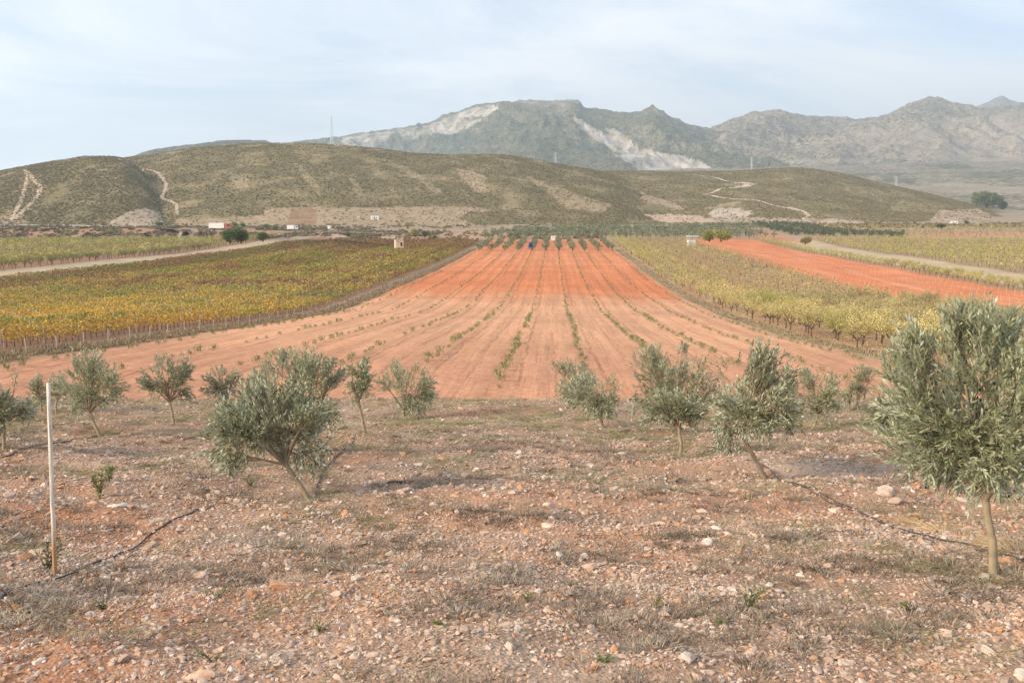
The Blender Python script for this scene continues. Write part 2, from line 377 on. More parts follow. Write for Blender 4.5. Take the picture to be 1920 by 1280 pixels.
hillA = Hill([(-160, 332), (100, 325), (215, 298), (290, 289), (330, 282), (420, 272), (500, 268), (560, 268), (640, 272), (700, 277), (780, 287), (860, 290), (930, 289), (1000, 298), (1060, 309), (1125, 320), (1180, 341), (1240, 371), (1290, 399), (1340, 426)],
             lambda u: 868 + 0 * u, 1450, 1.0, 14, 80, 180, shape=1.12)
hillB = Hill([(960, 352), (1060, 330), (1125, 320), (1290, 321), (1360, 321), (1420, 317), (1485, 314), (1560, 322), (1660, 345), (1760, 367), (1835, 387), (1910, 411), (2000, 432)], lambda u: 930 + 0 * u, 1700, 1.0, 14, 90, 210, shape=1.1)
SURF = [hillC.z, hillA.z, hillB.z]
def hill_colours(x, y, z, base, dark, lite, seed, polys, sc=40):
    px, py = topix(x, y, z)
    n = fbm(x / sc, y / (sc * 1.6), seed, 5); n2 = fbm(x / (sc * .25), y / (sc * .4), seed + 3, 3)
    c = np.array(base)[None] * np.ones((len(x), 1))
    m = np.clip(.35 + n, 0, 1)[:, None]; c = c * (1 - .75 * m) + np.array(dark) * .75 * m
    m = np.clip((-n - .25) * 1.3 + .35 * n2, 0, 1)[:, None]; c = c * (1 - .6 * m) + np.array(lite) * .6 * m
    jx = px + 3.5 * fbm(px / 14, py / 9, seed + 5, 3); jy = py + 2.6 * fbm(px / 15, py / 8, seed + 6, 3); cov = np.zeros(len(x))
    for poly, rgb, k in polys:
        hit_ = inpoly(jx, jy, poly); w_ = (hit_ * np.clip(k + .45 * n2 + .2 * n, 0, 1)); c = c * (1 - w_[:, None]) + np.array(rgb) * w_[:, None]; cov = np.maximum(cov, w_)
    return c, 1 - cov
def mat_hill(name, dotscale, dot, litec, dotamt, bumpd, lamt=.5):
    m = NT(name); p = m.pos(); base = m.attr('col').outputs['Color']; sc = m.attr('scrub').outputs['Fac']
    base = m.scale(base, m.rng(m.noise(dotscale * .2, p, 5, .6), .3, .7, .82, 1.18))
    v = m.n('ShaderNodeTexVoronoi'); v.inputs['Scale'].default_value = dotscale; m.l(p, v.inputs['Vector']); sp = m.n('ShaderNodeSeparateColor'); m.l(v.outputs['Color'], sp.inputs[0])
    f = m.math('MULTIPLY', m.math('MULTIPLY', m.rng(sp.outputs[0], .3, .5, 0, 1), m.rng(v.outputs['Distance'], .35, .6, 1, 0)), m.math('MULTIPLY', sc, dotamt)); base = m.mix(f, base, dot)
    f2 = m.math('MULTIPLY', m.math('MULTIPLY', m.rng(sp.outputs[1], .62, .8, 0, 1), m.rng(m.noise(dotscale * .12, p, 4), .45, .62, 0, 1)), m.rng(v.outputs['Distance'], .35, .6, lamt, 0)); base = m.mix(f2, base, litec)
    m.color(base); m.b.inputs['Roughness'].default_value = .95; m.b.inputs['Specular IOR Level'].default_value = .05
    m.bump(m.math('ADD', m.noise(dotscale * .7, p, 5, .65), m.math('MULTIPLY', f, .8)), .8, bumpd); return m.m
M_scrub = mat_hill('hill_scrub', .42, (.15, .13, .068), (.54, .43, .31), .5, 1.2, .6)
TAN = (.385, .285, .19); PALE = (.62, .52, .42); BROWN = (.30, .19, .11)
polyC = [(((205, 416), (240, 398), (270, 390), (300, 398), (330, 420), (330, 440), (200, 440)), (.44, .345, .26), .9), (((0, 405), (30, 396), (60, 420), (0, 425)), TAN, .5)]
polyA = [(((330, 412), (490, 404), (500, 390), (560, 389), (900, 388), (920, 393), (905, 399), (880, 397), (860, 410), (900, 424), (1040, 420), (1060, 445), (330, 445)), TAN, .92),
         (((548, 391), (596, 390), (592, 432), (536, 432)), BROWN, .9), (((596, 390), (601, 390), (600, 432), (592, 432)), TAN, 1.0),
         (((852, 316), (876, 318), (912, 330), (908, 344), (918, 360), (896, 362), (870, 340)), (.42, .31, .20), .75),
         (((730, 308), (760, 312), (800, 335), (830, 362), (815, 364), (780, 336)), (.40, .31, .19), .6), (((430, 330), (462, 328), (466, 352), (440, 352)), (.42, .33, .21), .6),
         (((548, 305), (565, 310), (600, 350), (598, 370), (585, 352)), (.38, .30, .17), .55), (((540, 268), (680, 272), (660, 292), (560, 290)), (.30, .24, .12), .4),
         (((985, 330), (1030, 345), (1085, 365), (1150, 385), (1130, 398), (1060, 392), (1040, 370)), (.42, .32, .21), .62), (((650, 330), (665, 335), (690, 372), (676, 376)), (.38, .30, .18), .5)]
polyB = [(((1090, 424), (1120, 412), (1180, 404), (1250, 401), (1310, 404), (1345, 416), (1345, 440), (1090, 440)), (.53, .39, .29), .95),
         (((1325, 402), (1345, 391), (1390, 389), (1412, 400), (1400, 408), (1340, 408)), (.56, .46, .36), .9), (((1315, 392), (1390, 374), (1390, 380), (1340, 392)), (.44, .33, .2), .7),
         (((1300, 408), (1560, 410), (1620, 414), (1640, 440), (1300, 440)), (.50, .38, .28), .8), (((1760, 395), (1830, 390), (1880, 412), (1920, 425), (1740, 432), (1740, 418)), (.50, .37, .27), .8),
         (((1120, 325), (1160, 338), (1190, 356), (1290, 390), (1270, 394), (1180, 366)), (.44, .33, .22), .75), (((1560, 340), (1700, 362), (1720, 372), (1600, 362)), (.38, .30, .17), .4),
         (((1690, 375), (1780, 385), (1760, 398), (1660, 395)), (.36, .29, .16), .5)]
for nm, h, pol, sd, nu in (('hill_knoll', hillC, polyC, 101, 260), ('hill', hillA, polyA, 105, 560), ('hill_east', hillB, polyB, 109, 420)):
    x, y, z, f = h.grid(nu, 150); cc, sc_ = hill_colours(x, y, z, (.245, .198, .10), (.185, .155, .078), (.42, .32, .20), sd, pol)
    tag(link(nm, npmesh(nm, np.stack([x, y, z], 1), f, M_scrub, True, cc, {'scrub': sc_})), kind='structure')

M_mount = mat_hill('mountain_forest', .075, (.06, .07, .036), (.60, .53, .44), .85, 14, .6)
ROCK = (.70, .62, .53)
def mountain(name, pts, y0, yr, base, amp, seed, wl, cols, polys, nu, nt, sc=300, shape=1.0, back=1.0):
    h = Hill(pts, y0, yr, back, amp, seed, wl, base, shape)
    x, y, z, f = h.grid(nu, nt, 1.3)
    x2 = x; cc, sc_ = hill_colours(x2, y, z, *cols, seed, polys, sc)
    # steep faces show bare rock
    tag(link(name, npmesh(name, np.stack([x, y, z], 1), f, M_mount, True, cc, {'scrub': sc_})), kind='structure'); return h
green = ((.19, .185, .105), (.135, .142, .075), (.44, .38, .29)); tanm = ((.36, .305, .22), (.21, .20, .13), (.54, .45, .35))
mountain('mountain_ridge_west', [(150, 320), (235, 297), (262, 288), (290, 279), (340, 273), (390, 267), (440, 264), (490, 263), (515, 270), (560, 285), (620, 300)], 2600, 3600, 60, 90, 120, 260, ((.16, .15, .10), (.09, .095, .058), (.34, .29, .22)), [], 260, 70, 120)
pm = [(((800, 236), (838, 222), (880, 203), (925, 197), (934, 203), (905, 222), (880, 240), (850, 252), (815, 250)), ROCK, .62), (((640, 258), (680, 252), (740, 245), (725, 262), (700, 277), (670, 276), (640, 268)), ROCK, .45), (((740, 244), (800, 234), (815, 250), (760, 262)), ROCK, .3),
      (((1075, 220), (1092, 225), (1120, 245), (1150, 258), (1180, 262), (1200, 278), (1250, 288), (1285, 295), (1318, 304), (1348, 324), (1225, 325), (1205, 310), (1168, 292), (1145, 280), (1115, 262), (1085, 240)), ROCK, .72), (((1130, 238), (1160, 245), (1180, 262), (1150, 258)), ROCK, .6),
      (((1146, 288), (1185, 293), (1230, 305), (1262, 322), (1205, 324), (1180, 306)), (.60, .58, .55), .6), (((955, 188), (1085, 186), (1092, 195), (1000, 198)), (.42, .36, .29), .45)]
mountain('mountain', [(420, 300), (540, 268), (575, 262), (620, 257), (660, 252), (700, 249), (760, 240), (800, 232), (830, 222), (860, 211), (880, 203), (900, 197), (920, 193), (960, 190), (985, 188), (1005, 186), (1030, 190), (1055, 188), (1080, 187), (1088, 192), (1096, 202), (1130, 208), (1180, 214), (1200, 212), (1220, 207), (1250, 217), (1290, 233), (1330, 243), (1400, 262), (1480, 290)],
         4300, 6600, 140, 330, 130, 480, green, pm, 620, 200, 260, 1.0)
pr = [(((1560, 250), (1700, 232), (1920, 205), (1930, 310), (1700, 300), (1600, 290)), (.42, .35, .27), .42), (((1780, 240), (1920, 225), (1920, 300), (1800, 300)), (.46, .385, .30), .35), (((1480, 300), (1660, 296), (1640, 306), (1480, 306)), (.46, .40, .31), .5)]
mountain('mountain_range_east', [(1180, 300), (1290, 268), (1330, 246), (1350, 236), (1370, 226), (1410, 217), (1440, 213), (1470, 210), (1500, 214), (1520, 216), (1560, 217), (1585, 219), (1610, 226), (1640, 222), (1660, 218), (1680, 208), (1700, 198), (1725, 189), (1745, 184), (1765, 187), (1790, 193), (1815, 201), (1835, 203), (1870, 200), (1920, 197), (2040, 190), (2150, 210)],
         4600, 7600, 170, 400, 140, 560, tanm, pr, 560, 190, 300, 1.0)
mountain('mountain_peak_east', [(1760, 230), (1815, 203), (1835, 198), (1855, 190), (1878, 180), (1895, 187), (1915, 192), (1960, 196), (2060, 230)], 8200, 10500, 500, 160, 150, 500, ((.34, .31, .28), (.28, .26, .23), (.46, .42, .38)), [], 120, 50, 300)
# foothills with terraced groves, seen past the end of the near hill
fp = [(((1735, 310), (1800, 306), (1830, 314), (1780, 318)), (.09, .115, .06), .8), (((1770, 330), (1850, 322), (1920, 318), (1920, 334), (1830, 336)), (.11, .13, .075), .7), (((1650, 330), (1720, 335), (1715, 345), (1660, 342)), (.10, .12, .07), .7), (((1670, 350), (1800, 342), (1920, 352), (1920, 366), (1780, 362)), (.40, .33, .24), .7),
      (((1800, 296), (1920, 292), (1920, 302), (1830, 304)), (.52, .40, .31), .6), (((1560, 322), (1640, 326), (1700, 324), (1690, 330), (1560, 330)), (.11, .12, .08), .7)]
foot = mountain('foothills', [(900, 325), (1100, 316), (1400, 312), (1600, 308), (1700, 304), (1850, 297), (1950, 294), (2150, 300)], 1750, 5200, lambda u: 2.0 + 0 * u, 26, 160, 420, ((.38, .32, .23), (.27, .25, .165), (.50, .41, .30)), fp, 420, 140, 130, 1.35, .2)
def ribbon(name, pts, width, mat, lift=.35, surfs=SURF, sub=6, jit=.4):
    P = [hit(px, py, surfs) for px, py in pts]; Q = []
    for a, b in zip(P[:-1], P[1:]):
        for k in range(sub): Q.append(a.lerp(b, k / sub))
    Q.append(P[-1]); xs = []; ys = []; lf = []
    for i, q in enumerate(Q):
        t = (Q[min(i + 1, len(Q) - 1)] - Q[max(i - 1, 0)]); t.z = 0; t.normalize(); nrm = Vector((t.y, -t.x, 0)); wd = width * (1 + jit * random.uniform(-.6, .6)) / 2
        for k in (-1, -.5, 0, .5, 1): xs.append(q.x + nrm.x * wd * k); ys.append(q.y + nrm.y * wd * k); lf.append(lift * (1 - .5 * abs(k)))
    xs = np.array(xs); ys = np.array(ys); zs = T(xs, ys)
    for f in surfs: zs = np.maximum(zs, f(xs / ys, ys))
    v = np.stack([xs, ys, zs + np.array(lf)], 1)
    f = [(i * 5 + k, i * 5 + k + 1, i * 5 + k + 6, i * 5 + k + 5) for i in range(len(Q) - 1) for k in range(4)]
    return tag(link(name, npmesh(name, v, f, mat, True)), kind='structure')
M_path = mat_plain('path_dirt', (.50, .38, .27), .2, .3); M_path2 = mat_plain('path_dirt_white', (.57, .46, .35), .2, .3)
for pts, wd, m in (([(47, 317), (50, 335), (46, 355), (40, 375), (32, 392), (20, 414)], 4, M_path), ([(50, 322), (62, 336), (76, 350), (73, 364), (60, 380), (44, 396), (24, 412)], 4.5, M_path),
                   ([(222, 298), (245, 309), (270, 317), (295, 323), (306, 336), (312, 346), (309, 358), (302, 371)], 4, M_path), ([(302, 371), (318, 377), (330, 382), (332, 392), (331, 404)], 4, M_path),
                   ([(1300, 327), (1345, 334), (1375, 342), (1405, 344), (1400, 350), (1370, 353), (1340, 360), (1318, 365), (1350, 370), (1395, 374), (1440, 382), (1480, 390), (1505, 396), (1518, 403), (1506, 412)], 4.5, M_path2),
                   ([(1372, 343), (1390, 342), (1408, 345), (1398, 350), (1378, 350)], 14, M_path2)):
    ribbon('path', pts, wd, m)
# ------------------------------------------------------------------ plant materials and leaf helpers
M_olive = mat_leaf('olive_leaf', (.225, .24, .13), under=(.44, .46, .33, 1), var=.35, trans=.12, rough=.5, spec=.45)
M_bark = mat_plain('bark_young', (.33, .265, .18), .25, 9, .9, bump=.5); M_barkd = mat_plain('bark_dark', (.13, .095, .065), .25, 6, .95, bump=.4)
M_attr = mat_leaf('leaf_mixed', None, var=.3, trans=.2, attr=True)
def unit(a): return a / np.maximum(np.linalg.norm(a, axis=-1, keepdims=True), 1e-9)
def rnd(n, r=rng): return unit(r.normal(size=(n, 3)))
def leaf_quads(c, d, side, ln, wd):
    """rhombic leaves: base, side, tip, side"""
    ln = np.broadcast_to(np.asarray(ln, float).reshape(-1, 1), (len(c), 1)); wd = np.broadcast_to(np.asarray(wd, float).reshape(-1, 1), (len(c), 1))
    mid = c + d * ln * .5
    v = np.stack([c, mid + side * wd, c + d * ln, mid - side * wd], 1).reshape(-1, 3)
    return v, np.arange(len(c) * 4).reshape(-1, 4)
def rand_quads(c, size, r=rng):
    d = rnd(len(c), r); s = unit(np.cross(d, rnd(len(c), r))); return leaf_quads(c - d * (np.asarray(size) * .5).reshape(-1, 1), d, s, size, np.asarray(size) * .42)
# ------------------------------------------------------------------ olive trees on the stony slope
def olive_tree(spec, label, group='young olive trees on the stony slope'):
    bx, by, fx, fy, x0, x1, y0, y1, nsh, npl, ll, seed, spikes = spec
    r = np.random.default_rng(seed); B = hit(bx, by); Y = B.y
    mpp = (B.y * math.cos(PITCH) - B.z * math.sin(PITCH)) / FPX
    def at(px, py, dy=0): u, m = ray(px, py); return np.array((u * (Y + dy), Y + dy, m * (Y + dy)))
    C = at((x0 + x1) / 2, (y0 + y1) / 2); rx, rz = (x1 - x0) / 2 * mpp * 1.1, (y1 - y0) / 2 * mpp * 1.08; ry = min(rx, 1.1 * rz) * .95; rad = np.array((rx, ry, rz))
    o = empty('olive_tree', B, 0, label, 'olive tree', group); Bv = np.array(B)
    fork = at(fx, fy)
    nsh = int(nsh * 1.35); k = 15; lob = []
    for i in range(k):
        dv = rnd(1, r)[0]; dv[2] *= .9; q = .58 + .38 * r.random(); lob.append((dv * q * rad, (.26 + .22 * r.random())))
    lob.append((np.array((0, 0, -.1 * rz)), .46))
    for sxp, syp in spikes: lob.append((at(sxp, syp, r.uniform(-.1, .1)) - C, .15))
    li = r.choice(len(lob), nsh, p=np.array([q[1] ** 2 for q in lob]) / sum(q[1] ** 2 for q in lob))
    lc = np.array([q[0] for q in lob])[li]; lr = np.array([q[1] for q in lob])[li][:, None]
    off = rnd(nsh, r) * r.random((nsh, 1)) ** .45; A = lc + off * lr * rad
    nrm = np.linalg.norm(A / rad, axis=1, keepdims=True); A = np.where(nrm > 1.06, A / nrm * 1.06, A)
    if spikes: pass
    out = unit(A / rad + .2 * off); up = np.array((0, 0, 1.0))
    D = unit(.75 * out + (.34 + .3 * np.clip(A[:, 2:] / rz, -1, 1)) * up + .55 * rnd(nsh, r)); low = (A[:, 2] < -.45 * rz); D[low] = unit(D[low] - np.array((0, 0, .75)))
    SL = (r.uniform(.11, .30, nsh) * (rz / .6) ** .5)[:, None]
    start = A - D * SL * .6
    tt = np.linspace(.08, 1, npl)[None, :, None]; bend = rnd(nsh, r)[:, None, :] * .12
    P = start[:, None, :] + D[:, None, :] * SL[:, None, :] * tt + bend * SL[:, None, :] * tt ** 2
    s0 = unit(np.cross(D, rnd(nsh, r))); s1 = np.cross(D, s0)
    ang = (np.arange(npl) * np.pi / 2 + np.arange(npl) % 2 * np.pi)[None, :, None] + r.uniform(-.5, .5, (nsh, npl, 1))
    sd = s0[:, None] * np.cos(ang) + s1[:, None] * np.sin(ang)
    spread = (.95 - .55 * tt) * r.uniform(.7, 1.25, (nsh, npl, 1))
    LD = unit(D[:, None] + sd * spread + .16 * rnd(nsh * npl, r).reshape(nsh, npl, 3))
    LS = unit(np.cross(LD, D[:, None]) + .5 * rnd(nsh * npl, r).reshape(nsh, npl, 3)); LS = unit(LS - LD * (LS * LD).sum(-1, keepdims=True))
    n = nsh * npl; v, f = leaf_quads((P + C - Bv).reshape(n, 3), LD.reshape(n, 3), LS.reshape(n, 3), ll * r.uniform(.65, 1.2, n), ll * r.uniform(.10, .15, n))
    link('crown', npmesh('crown', v, f, M_olive), o)
    tr = (.0135 + .0095 * rz) * 1.5
    mb = MB(); Fk = Vector(fork) - B; midp = Fk * .5 + Vector((r.uniform(-.03, .03), 0, 0)) + Vector((0, 0, -.04 * Fk.length))
    mb.tube([(0, 0, -.06), (0, 0, .0), midp * .5 * .98 + Vector((.004, 0, 0)), midp, Fk * .8, Fk], [tr * 1.35, tr * 1.15, tr * 1.0, tr * .95, tr * .9, tr * .85], 9, False)
    mb.build('trunk', M_bark, o, True)
    lb = MB()
    for q, rr in lob:
        E_ = Vector(q + C - Bv); m1 = Fk.lerp(E_, .45) + Vector((r.uniform(-.05, .05), r.uniform(-.05, .05), .05 * rz)); rr_ = tr * (.45 + .3 * rr)
        lb.tube([Fk - Vector((0, 0, .02)), m1, E_], [rr_, rr_ * .7, rr_ * .3], 5, False)
        for j in np.where((lc == q).all(1))[0][:26]:
            a0 = m1.lerp(E_, r.uniform(.2, 1)); S0 = Vector(start[j] + C - Bv); E0 = Vector(start[j] + D[j] * SL[j] + C - Bv)
            lb.tube([a0, S0, E0], [.0042, .003, .0012], 3, False)
    lb.build('limbs', M_bark, o, True)
    return o
TREES = [
 ((1862, 1078, 1848, 935, 1675, 1962, 618, 955, 860, 20, .058, 1, [(1788, 575), (1785, 600), (1905, 585), (1902, 612), (1690, 620), (1845, 610)]), 'largest olive tree with upright shoots at the right edge, beside the black hose'),
 ((1434, 896, 1390, 812, 1288, 1482, 658, 838, 430, 16, .066, 2, [(1420, 655), (1440, 665), (1350, 690)]), 'olive tree leaning to the left with its trunk bent, behind the black hose'),
 ((1275, 856, 1273, 800, 1208, 1338, 728, 808, 230, 14, .066, 3, [(1250, 735), (1300, 735)]), 'small olive tree with a straight thin trunk and bowl shaped crown'),
 ((1262, 815, 1262, 795, 1168, 1345, 660, 800, 330, 15, .072, 4, [(1280, 645), (1230, 665), (1285, 655)]), 'wide dark olive tree behind the small straight trunked one'),
 ((1130, 802, 1128, 765, 1068, 1172, 686, 782, 260, 14, .072, 5, [(1090, 690)]), 'olive tree with dark trunk at the right edge of the central gap'),
 ((1092, 776, 1092, 750, 1018, 1110, 682, 758, 200, 14, .072, 6, []), 'olive tree half hidden behind another at the right of the central gap'),
 ((1522, 806, 1535, 775, 1487, 1578, 692, 782, 220, 13, .072, 7, [(1515, 695)]), 'thin olive tree with slanting stem, right of the leaning tree'),
 ((1609, 768, 1609, 745, 1586, 1640, 686, 752, 120, 13, .070, 8, [(1612, 690)]), 'smallest round olive tree standing at the edge of the red field'),
 ((1592, 772, 1592, 755, 1574, 1608, 716, 758, 60, 12, .070, 9, []), 'low olive bush just left of the smallest round olive tree'),
 ((1690, 850, 1690, 800, 1634, 1745, 722, 815, 200, 13, .070, 10, []), 'olive tree mostly hidden behind the largest olive tree'),
 ((580, 937, 535, 868, 386, 612, 722, 885, 560, 16, .064, 11, [(400, 850), (420, 760), (560, 745)]), 'olive tree with slanted trunk and crown hanging to the left'),
 ((583, 850, 581, 808, 474, 646, 672, 812, 430, 15, .068, 12, [(530, 662), (600, 672), (620, 680), (490, 700)]), 'tall olive tree right behind the slanted trunk tree'),
 ((684, 810, 672, 752, 646, 695, 672, 755, 120, 13, .070, 13, [(660, 675), (682, 682)]), 'slender olive tree with a narrow crown and thin stem'),
 ((758, 786, 757, 768, 706, 808, 686, 776, 270, 14, .072, 14, [(780, 686)]), 'round olive tree beside the green crate'),
 ((326, 794, 318, 752, 268, 360, 670, 756, 220, 14, .072, 15, [(335, 672), (300, 678)]), 'olive tree with round crown between the white post and the slanted trunk tree'),
 ((188, 818, 168, 772, 108, 220, 668, 782, 300, 14, .070, 16, [(140, 672), (165, 670)]), 'olive tree with leaning stem just right of the white post'),
 ((8, 838, 8, 790, -48, 56, 706, 806, 250, 14, .070, 17, [(30, 705)]), 'olive tree cut by the left edge of the view'),
 ((78, 772, 78, 750, 50, 98, 708, 758, 90, 13, .070, 18, []), 'small dark olive tree behind the top of the white post'),
 ((106, 774, 106, 750, 90, 134, 696, 752, 80, 13, .070, 19, []), 'small olive tree hidden behind the leaning one near the white post'),
 ((428, 792, 424, 752, 386, 446, 688, 752, 140, 13, .070, 20, [(425, 690)]), 'olive tree showing above the crown of the slanted trunk tree'),
]
for sp, lb in TREES: olive_tree(sp, lb)
# black olives hanging in the largest tree
big = [o for o in bpy.data.objects if o.name == 'olive_tree'][0]
M_fruit = mat_plain('olive_fruit', (.02, .014, .022), .2, 9, .35)
ob = MB(); rr = random.Random(3)
for i in range(46):
    bm = bmesh.new(); bmesh.ops.create_icosphere(bm, subdivisions=1, radius=.0085); q = Vector((rr.uniform(-.62, .2), rr.uniform(-.45, .0), rr.uniform(.65, 1.45))); k = len(ob.v)
    ob.v += [tuple(q + Vector((v.co.x, v.co.y, v.co.z * 1.35))) for v in bm.verts]; ob.f += [tuple(k + v.index for v in f.verts) for f in bm.faces]; bm.free()
tag(ob.build('olive_fruit', M_fruit, big, True), 'ripe black olives among the leaves', kind='stuff')

# ------------------------------------------------------------------ stones
def stone_mesh(name, seed, sub, mat, flat=.62):
    r = random.Random(seed); bm = bmesh.new(); bmesh.ops.create_icosphere(bm, subdivisions=sub, radius=1)
    for i in range(11):
        n = Vector((r.gauss(0, 1), r.gauss(0, 1), r.gauss(0, 1))).normalized(); h = r.uniform(.42, .85)
        for v in bm.verts:
            d = v.co.dot(n)
            if d > h: v.co -= n * (d - h) * .98
    a = r.uniform(.7, 1.0)
    for v in bm.verts: v.co = Vector((v.co.x * 1.15, v.co.y * a, v.co.z * flat * r.uniform(.97, 1.03)))
    me = bpy.data.meshes.new(name); bm.to_mesh(me); bm.free(); me.materials.append(mat); me.polygons.foreach_set('use_smooth', [False] * len(me.polygons)); return me
def mat_stone(name, inst):
    m = NT(name); 
    base = m.attr('col', 'INSTANCER' if inst else 'OBJECT').outputs['Color']
    p = m.pos(); nz = m.noise(30, p, 6, .65); base = m.scale(base, m.rng(nz, .3, .7, .72, 1.25))
    # red soil caked on the stones
    base = m.mix(m.rng(m.noise(11, p, 5, .6), .5, .68, 0, .6), base, (.44, .24, .14)); m.color(base); m.b.inputs['Roughness'].default_value = .95; m.bump(nz, .6, .01); return m.m
M_stone = mat_stone('limestone', False); M_grav = mat_stone('gravel_limestone', True)
PALET = np.array([(.56, .42, .33), (.63, .54, .46), (.53, .32, .20), (.47, .36, .28), (.60, .47, .38), (.51, .27, .15), (.42, .35, .30), (.68, .61, .54)]); PW = np.array([.28, .13, .11, .18, .16, .05, .06, .03])
def gn_scatter(name, pts, scl, rot, col, vidx, templates, mats=None):
    me = npmesh(name, pts, np.zeros((0, 3), np.int32)) if False else bpy.data.meshes.new(name)
    n = len(pts); me.vertices.add(n); me.vertices.foreach_set('co', np.asarray(pts, np.float32).ravel())
    for nm, ty, val, key in (('scl', 'FLOAT_VECTOR', scl, 'vector'), ('rot', 'FLOAT_VECTOR', rot, 'vector')):
        a = me.attributes.new(nm, ty, 'POINT'); a.data.foreach_set(key, np.asarray(val, np.float32).ravel())
    a = me.attributes.new('col', 'FLOAT_COLOR', 'POINT'); c = np.ones((n, 4), np.float32); c[:, :3] = col; a.data.foreach_set('color', c.ravel())
    a = me.attributes.new('vidx', 'INT', 'POINT'); a.data.foreach_set('value', np.asarray(vidx, np.int32))
    o = link(name, me); g = bpy.data.node_groups.new(name + '_scatter', 'GeometryNodeTree')
    g.interface.new_socket('Geometry', in_out='INPUT', socket_type='NodeSocketGeometry'); g.interface.new_socket('Geometry', in_out='OUTPUT', socket_type='NodeSocketGeometry')
    gi = g.nodes.new('NodeGroupInput'); go = g.nodes.new('NodeGroupOutput'); ip = g.nodes.new('GeometryNodeInstanceOnPoints'); jn = g.nodes.new('GeometryNodeJoinGeometry')
    for t in templates:
        oi = g.nodes.new('GeometryNodeObjectInfo'); oi.inputs['Object'].default_value = t; oi.inputs['As Instance'].default_value = True; oi.transform_space = 'ORIGINAL'
        g.links.new(oi.outputs['Geometry'], jn.inputs[0])
    def na(nm, ty): x = g.nodes.new('GeometryNodeInputNamedAttribute'); x.data_type = ty; x.inputs['Name'].default_value = nm; return x.outputs['Attribute']
    g.links.new(gi.outputs[0], ip.inputs['Points']); g.links.new(jn.outputs[0], ip.inputs['Instance']); ip.inputs['Pick Instance'].default_value = True
    g.links.new(na('vidx', 'INT'), ip.inputs['Instance Index']); g.links.new(na('scl', 'FLOAT_VECTOR'), ip.inputs['Scale'])
    e2r = g.nodes.new('FunctionNodeEulerToRotation'); g.links.new(na('rot', 'FLOAT_VECTOR'), e2r.inputs[0]); g.links.new(e2r.outputs[0], ip.inputs['Rotation'])
    g.links.new(ip.outputs[0], go.inputs[0]); m = o.modifiers.new('scatter', 'NODES'); m.node_group = g; return o
def slope_points(n, ya, yb, wide=.68):
    y = np.sqrt(rng.random(n) * (yb ** 2 - ya ** 2) + ya ** 2); x = rng.uniform(-1, 1, n) * wide * (y + 1.5); return x, y
def stoniness(x, y): return np.clip(.85 + .65 * fbm(x / 1.8, y / 1.3, 71, 4), .42, 1)
gt = [bpy.data.objects.new('gravel_piece', stone_mesh('gravel_piece', 40 + i, 2, M_grav)) for i in range(6)]
gx, gy, gr = [], [], []
for n, ya, yb, r0, r1 in ((70000, 3.0, 9, .008, .020), (56000, 9, 17, .011, .026), (40000, 17, 33, .015, .034), (15000, 3.0, 9, .017, .036), (11000, 9, 17, .022, .042), (9000, 17, 33, .026, .052), (500, 3.2, 10, .04, .06), (900, 10, 18, .045, .07), (900, 18, 33, .05, .09)):
    x, y = slope_points(n, ya, yb); k = rng.random(n) < stoniness(x, y); x = x[k]; y = y[k]; gx.append(x); gy.append(y); gr.append(r0 + (r1 - r0) * rng.random(len(x)) ** 2.2)
gx = np.concatenate(gx); gy = np.concatenate(gy); gr = np.concatenate(gr); n = len(gx)
ci = rng.choice(8, n, p=PW); redz = fbm(gx / 3.5, gy / 3.0, 61, 4) > .15; ci = np.where(redz & (rng.random(n) < .22), np.where(rng.random(n) < .6, 2, 5), ci)
gcol = PALET[ci] * rng.uniform(.68, 1.02, (n, 1))
gn = gn_scatter('gravel', np.stack([gx, gy, T(gx, gy) + gr * rng.uniform(-.25, .15, n)], 1), gr[:, None] * rng.uniform(.75, 1.25, (n, 3)), np.stack([rng.normal(0, .35, n), rng.normal(0, .35, n), rng.uniform(0, 6.28, n)], 1), gcol, rng.integers(0, 6, n), gt)
tag(gn, 'pale and reddish limestone gravel covering the slope', 'gravel', kind='stuff')
stm = [stone_mesh('stone', 80 + i, 3, M_stone, .6) for i in range(12)]
def put_stone(x, y, r, ci, label, k, rz, group=None, flat=1.0):
    o = link('stone', stm[k], None, (x, y, Tn(x, y) + r * random.uniform(-.08, .12)), (random.gauss(0, .18), random.gauss(0, .18), rz), (r, r, r * flat)); c = PALET[ci] * random.uniform(.75, 1.02); o['col'] = [float(q) for q in c] + [1.0]; return tag(o, label, 'stone', group)
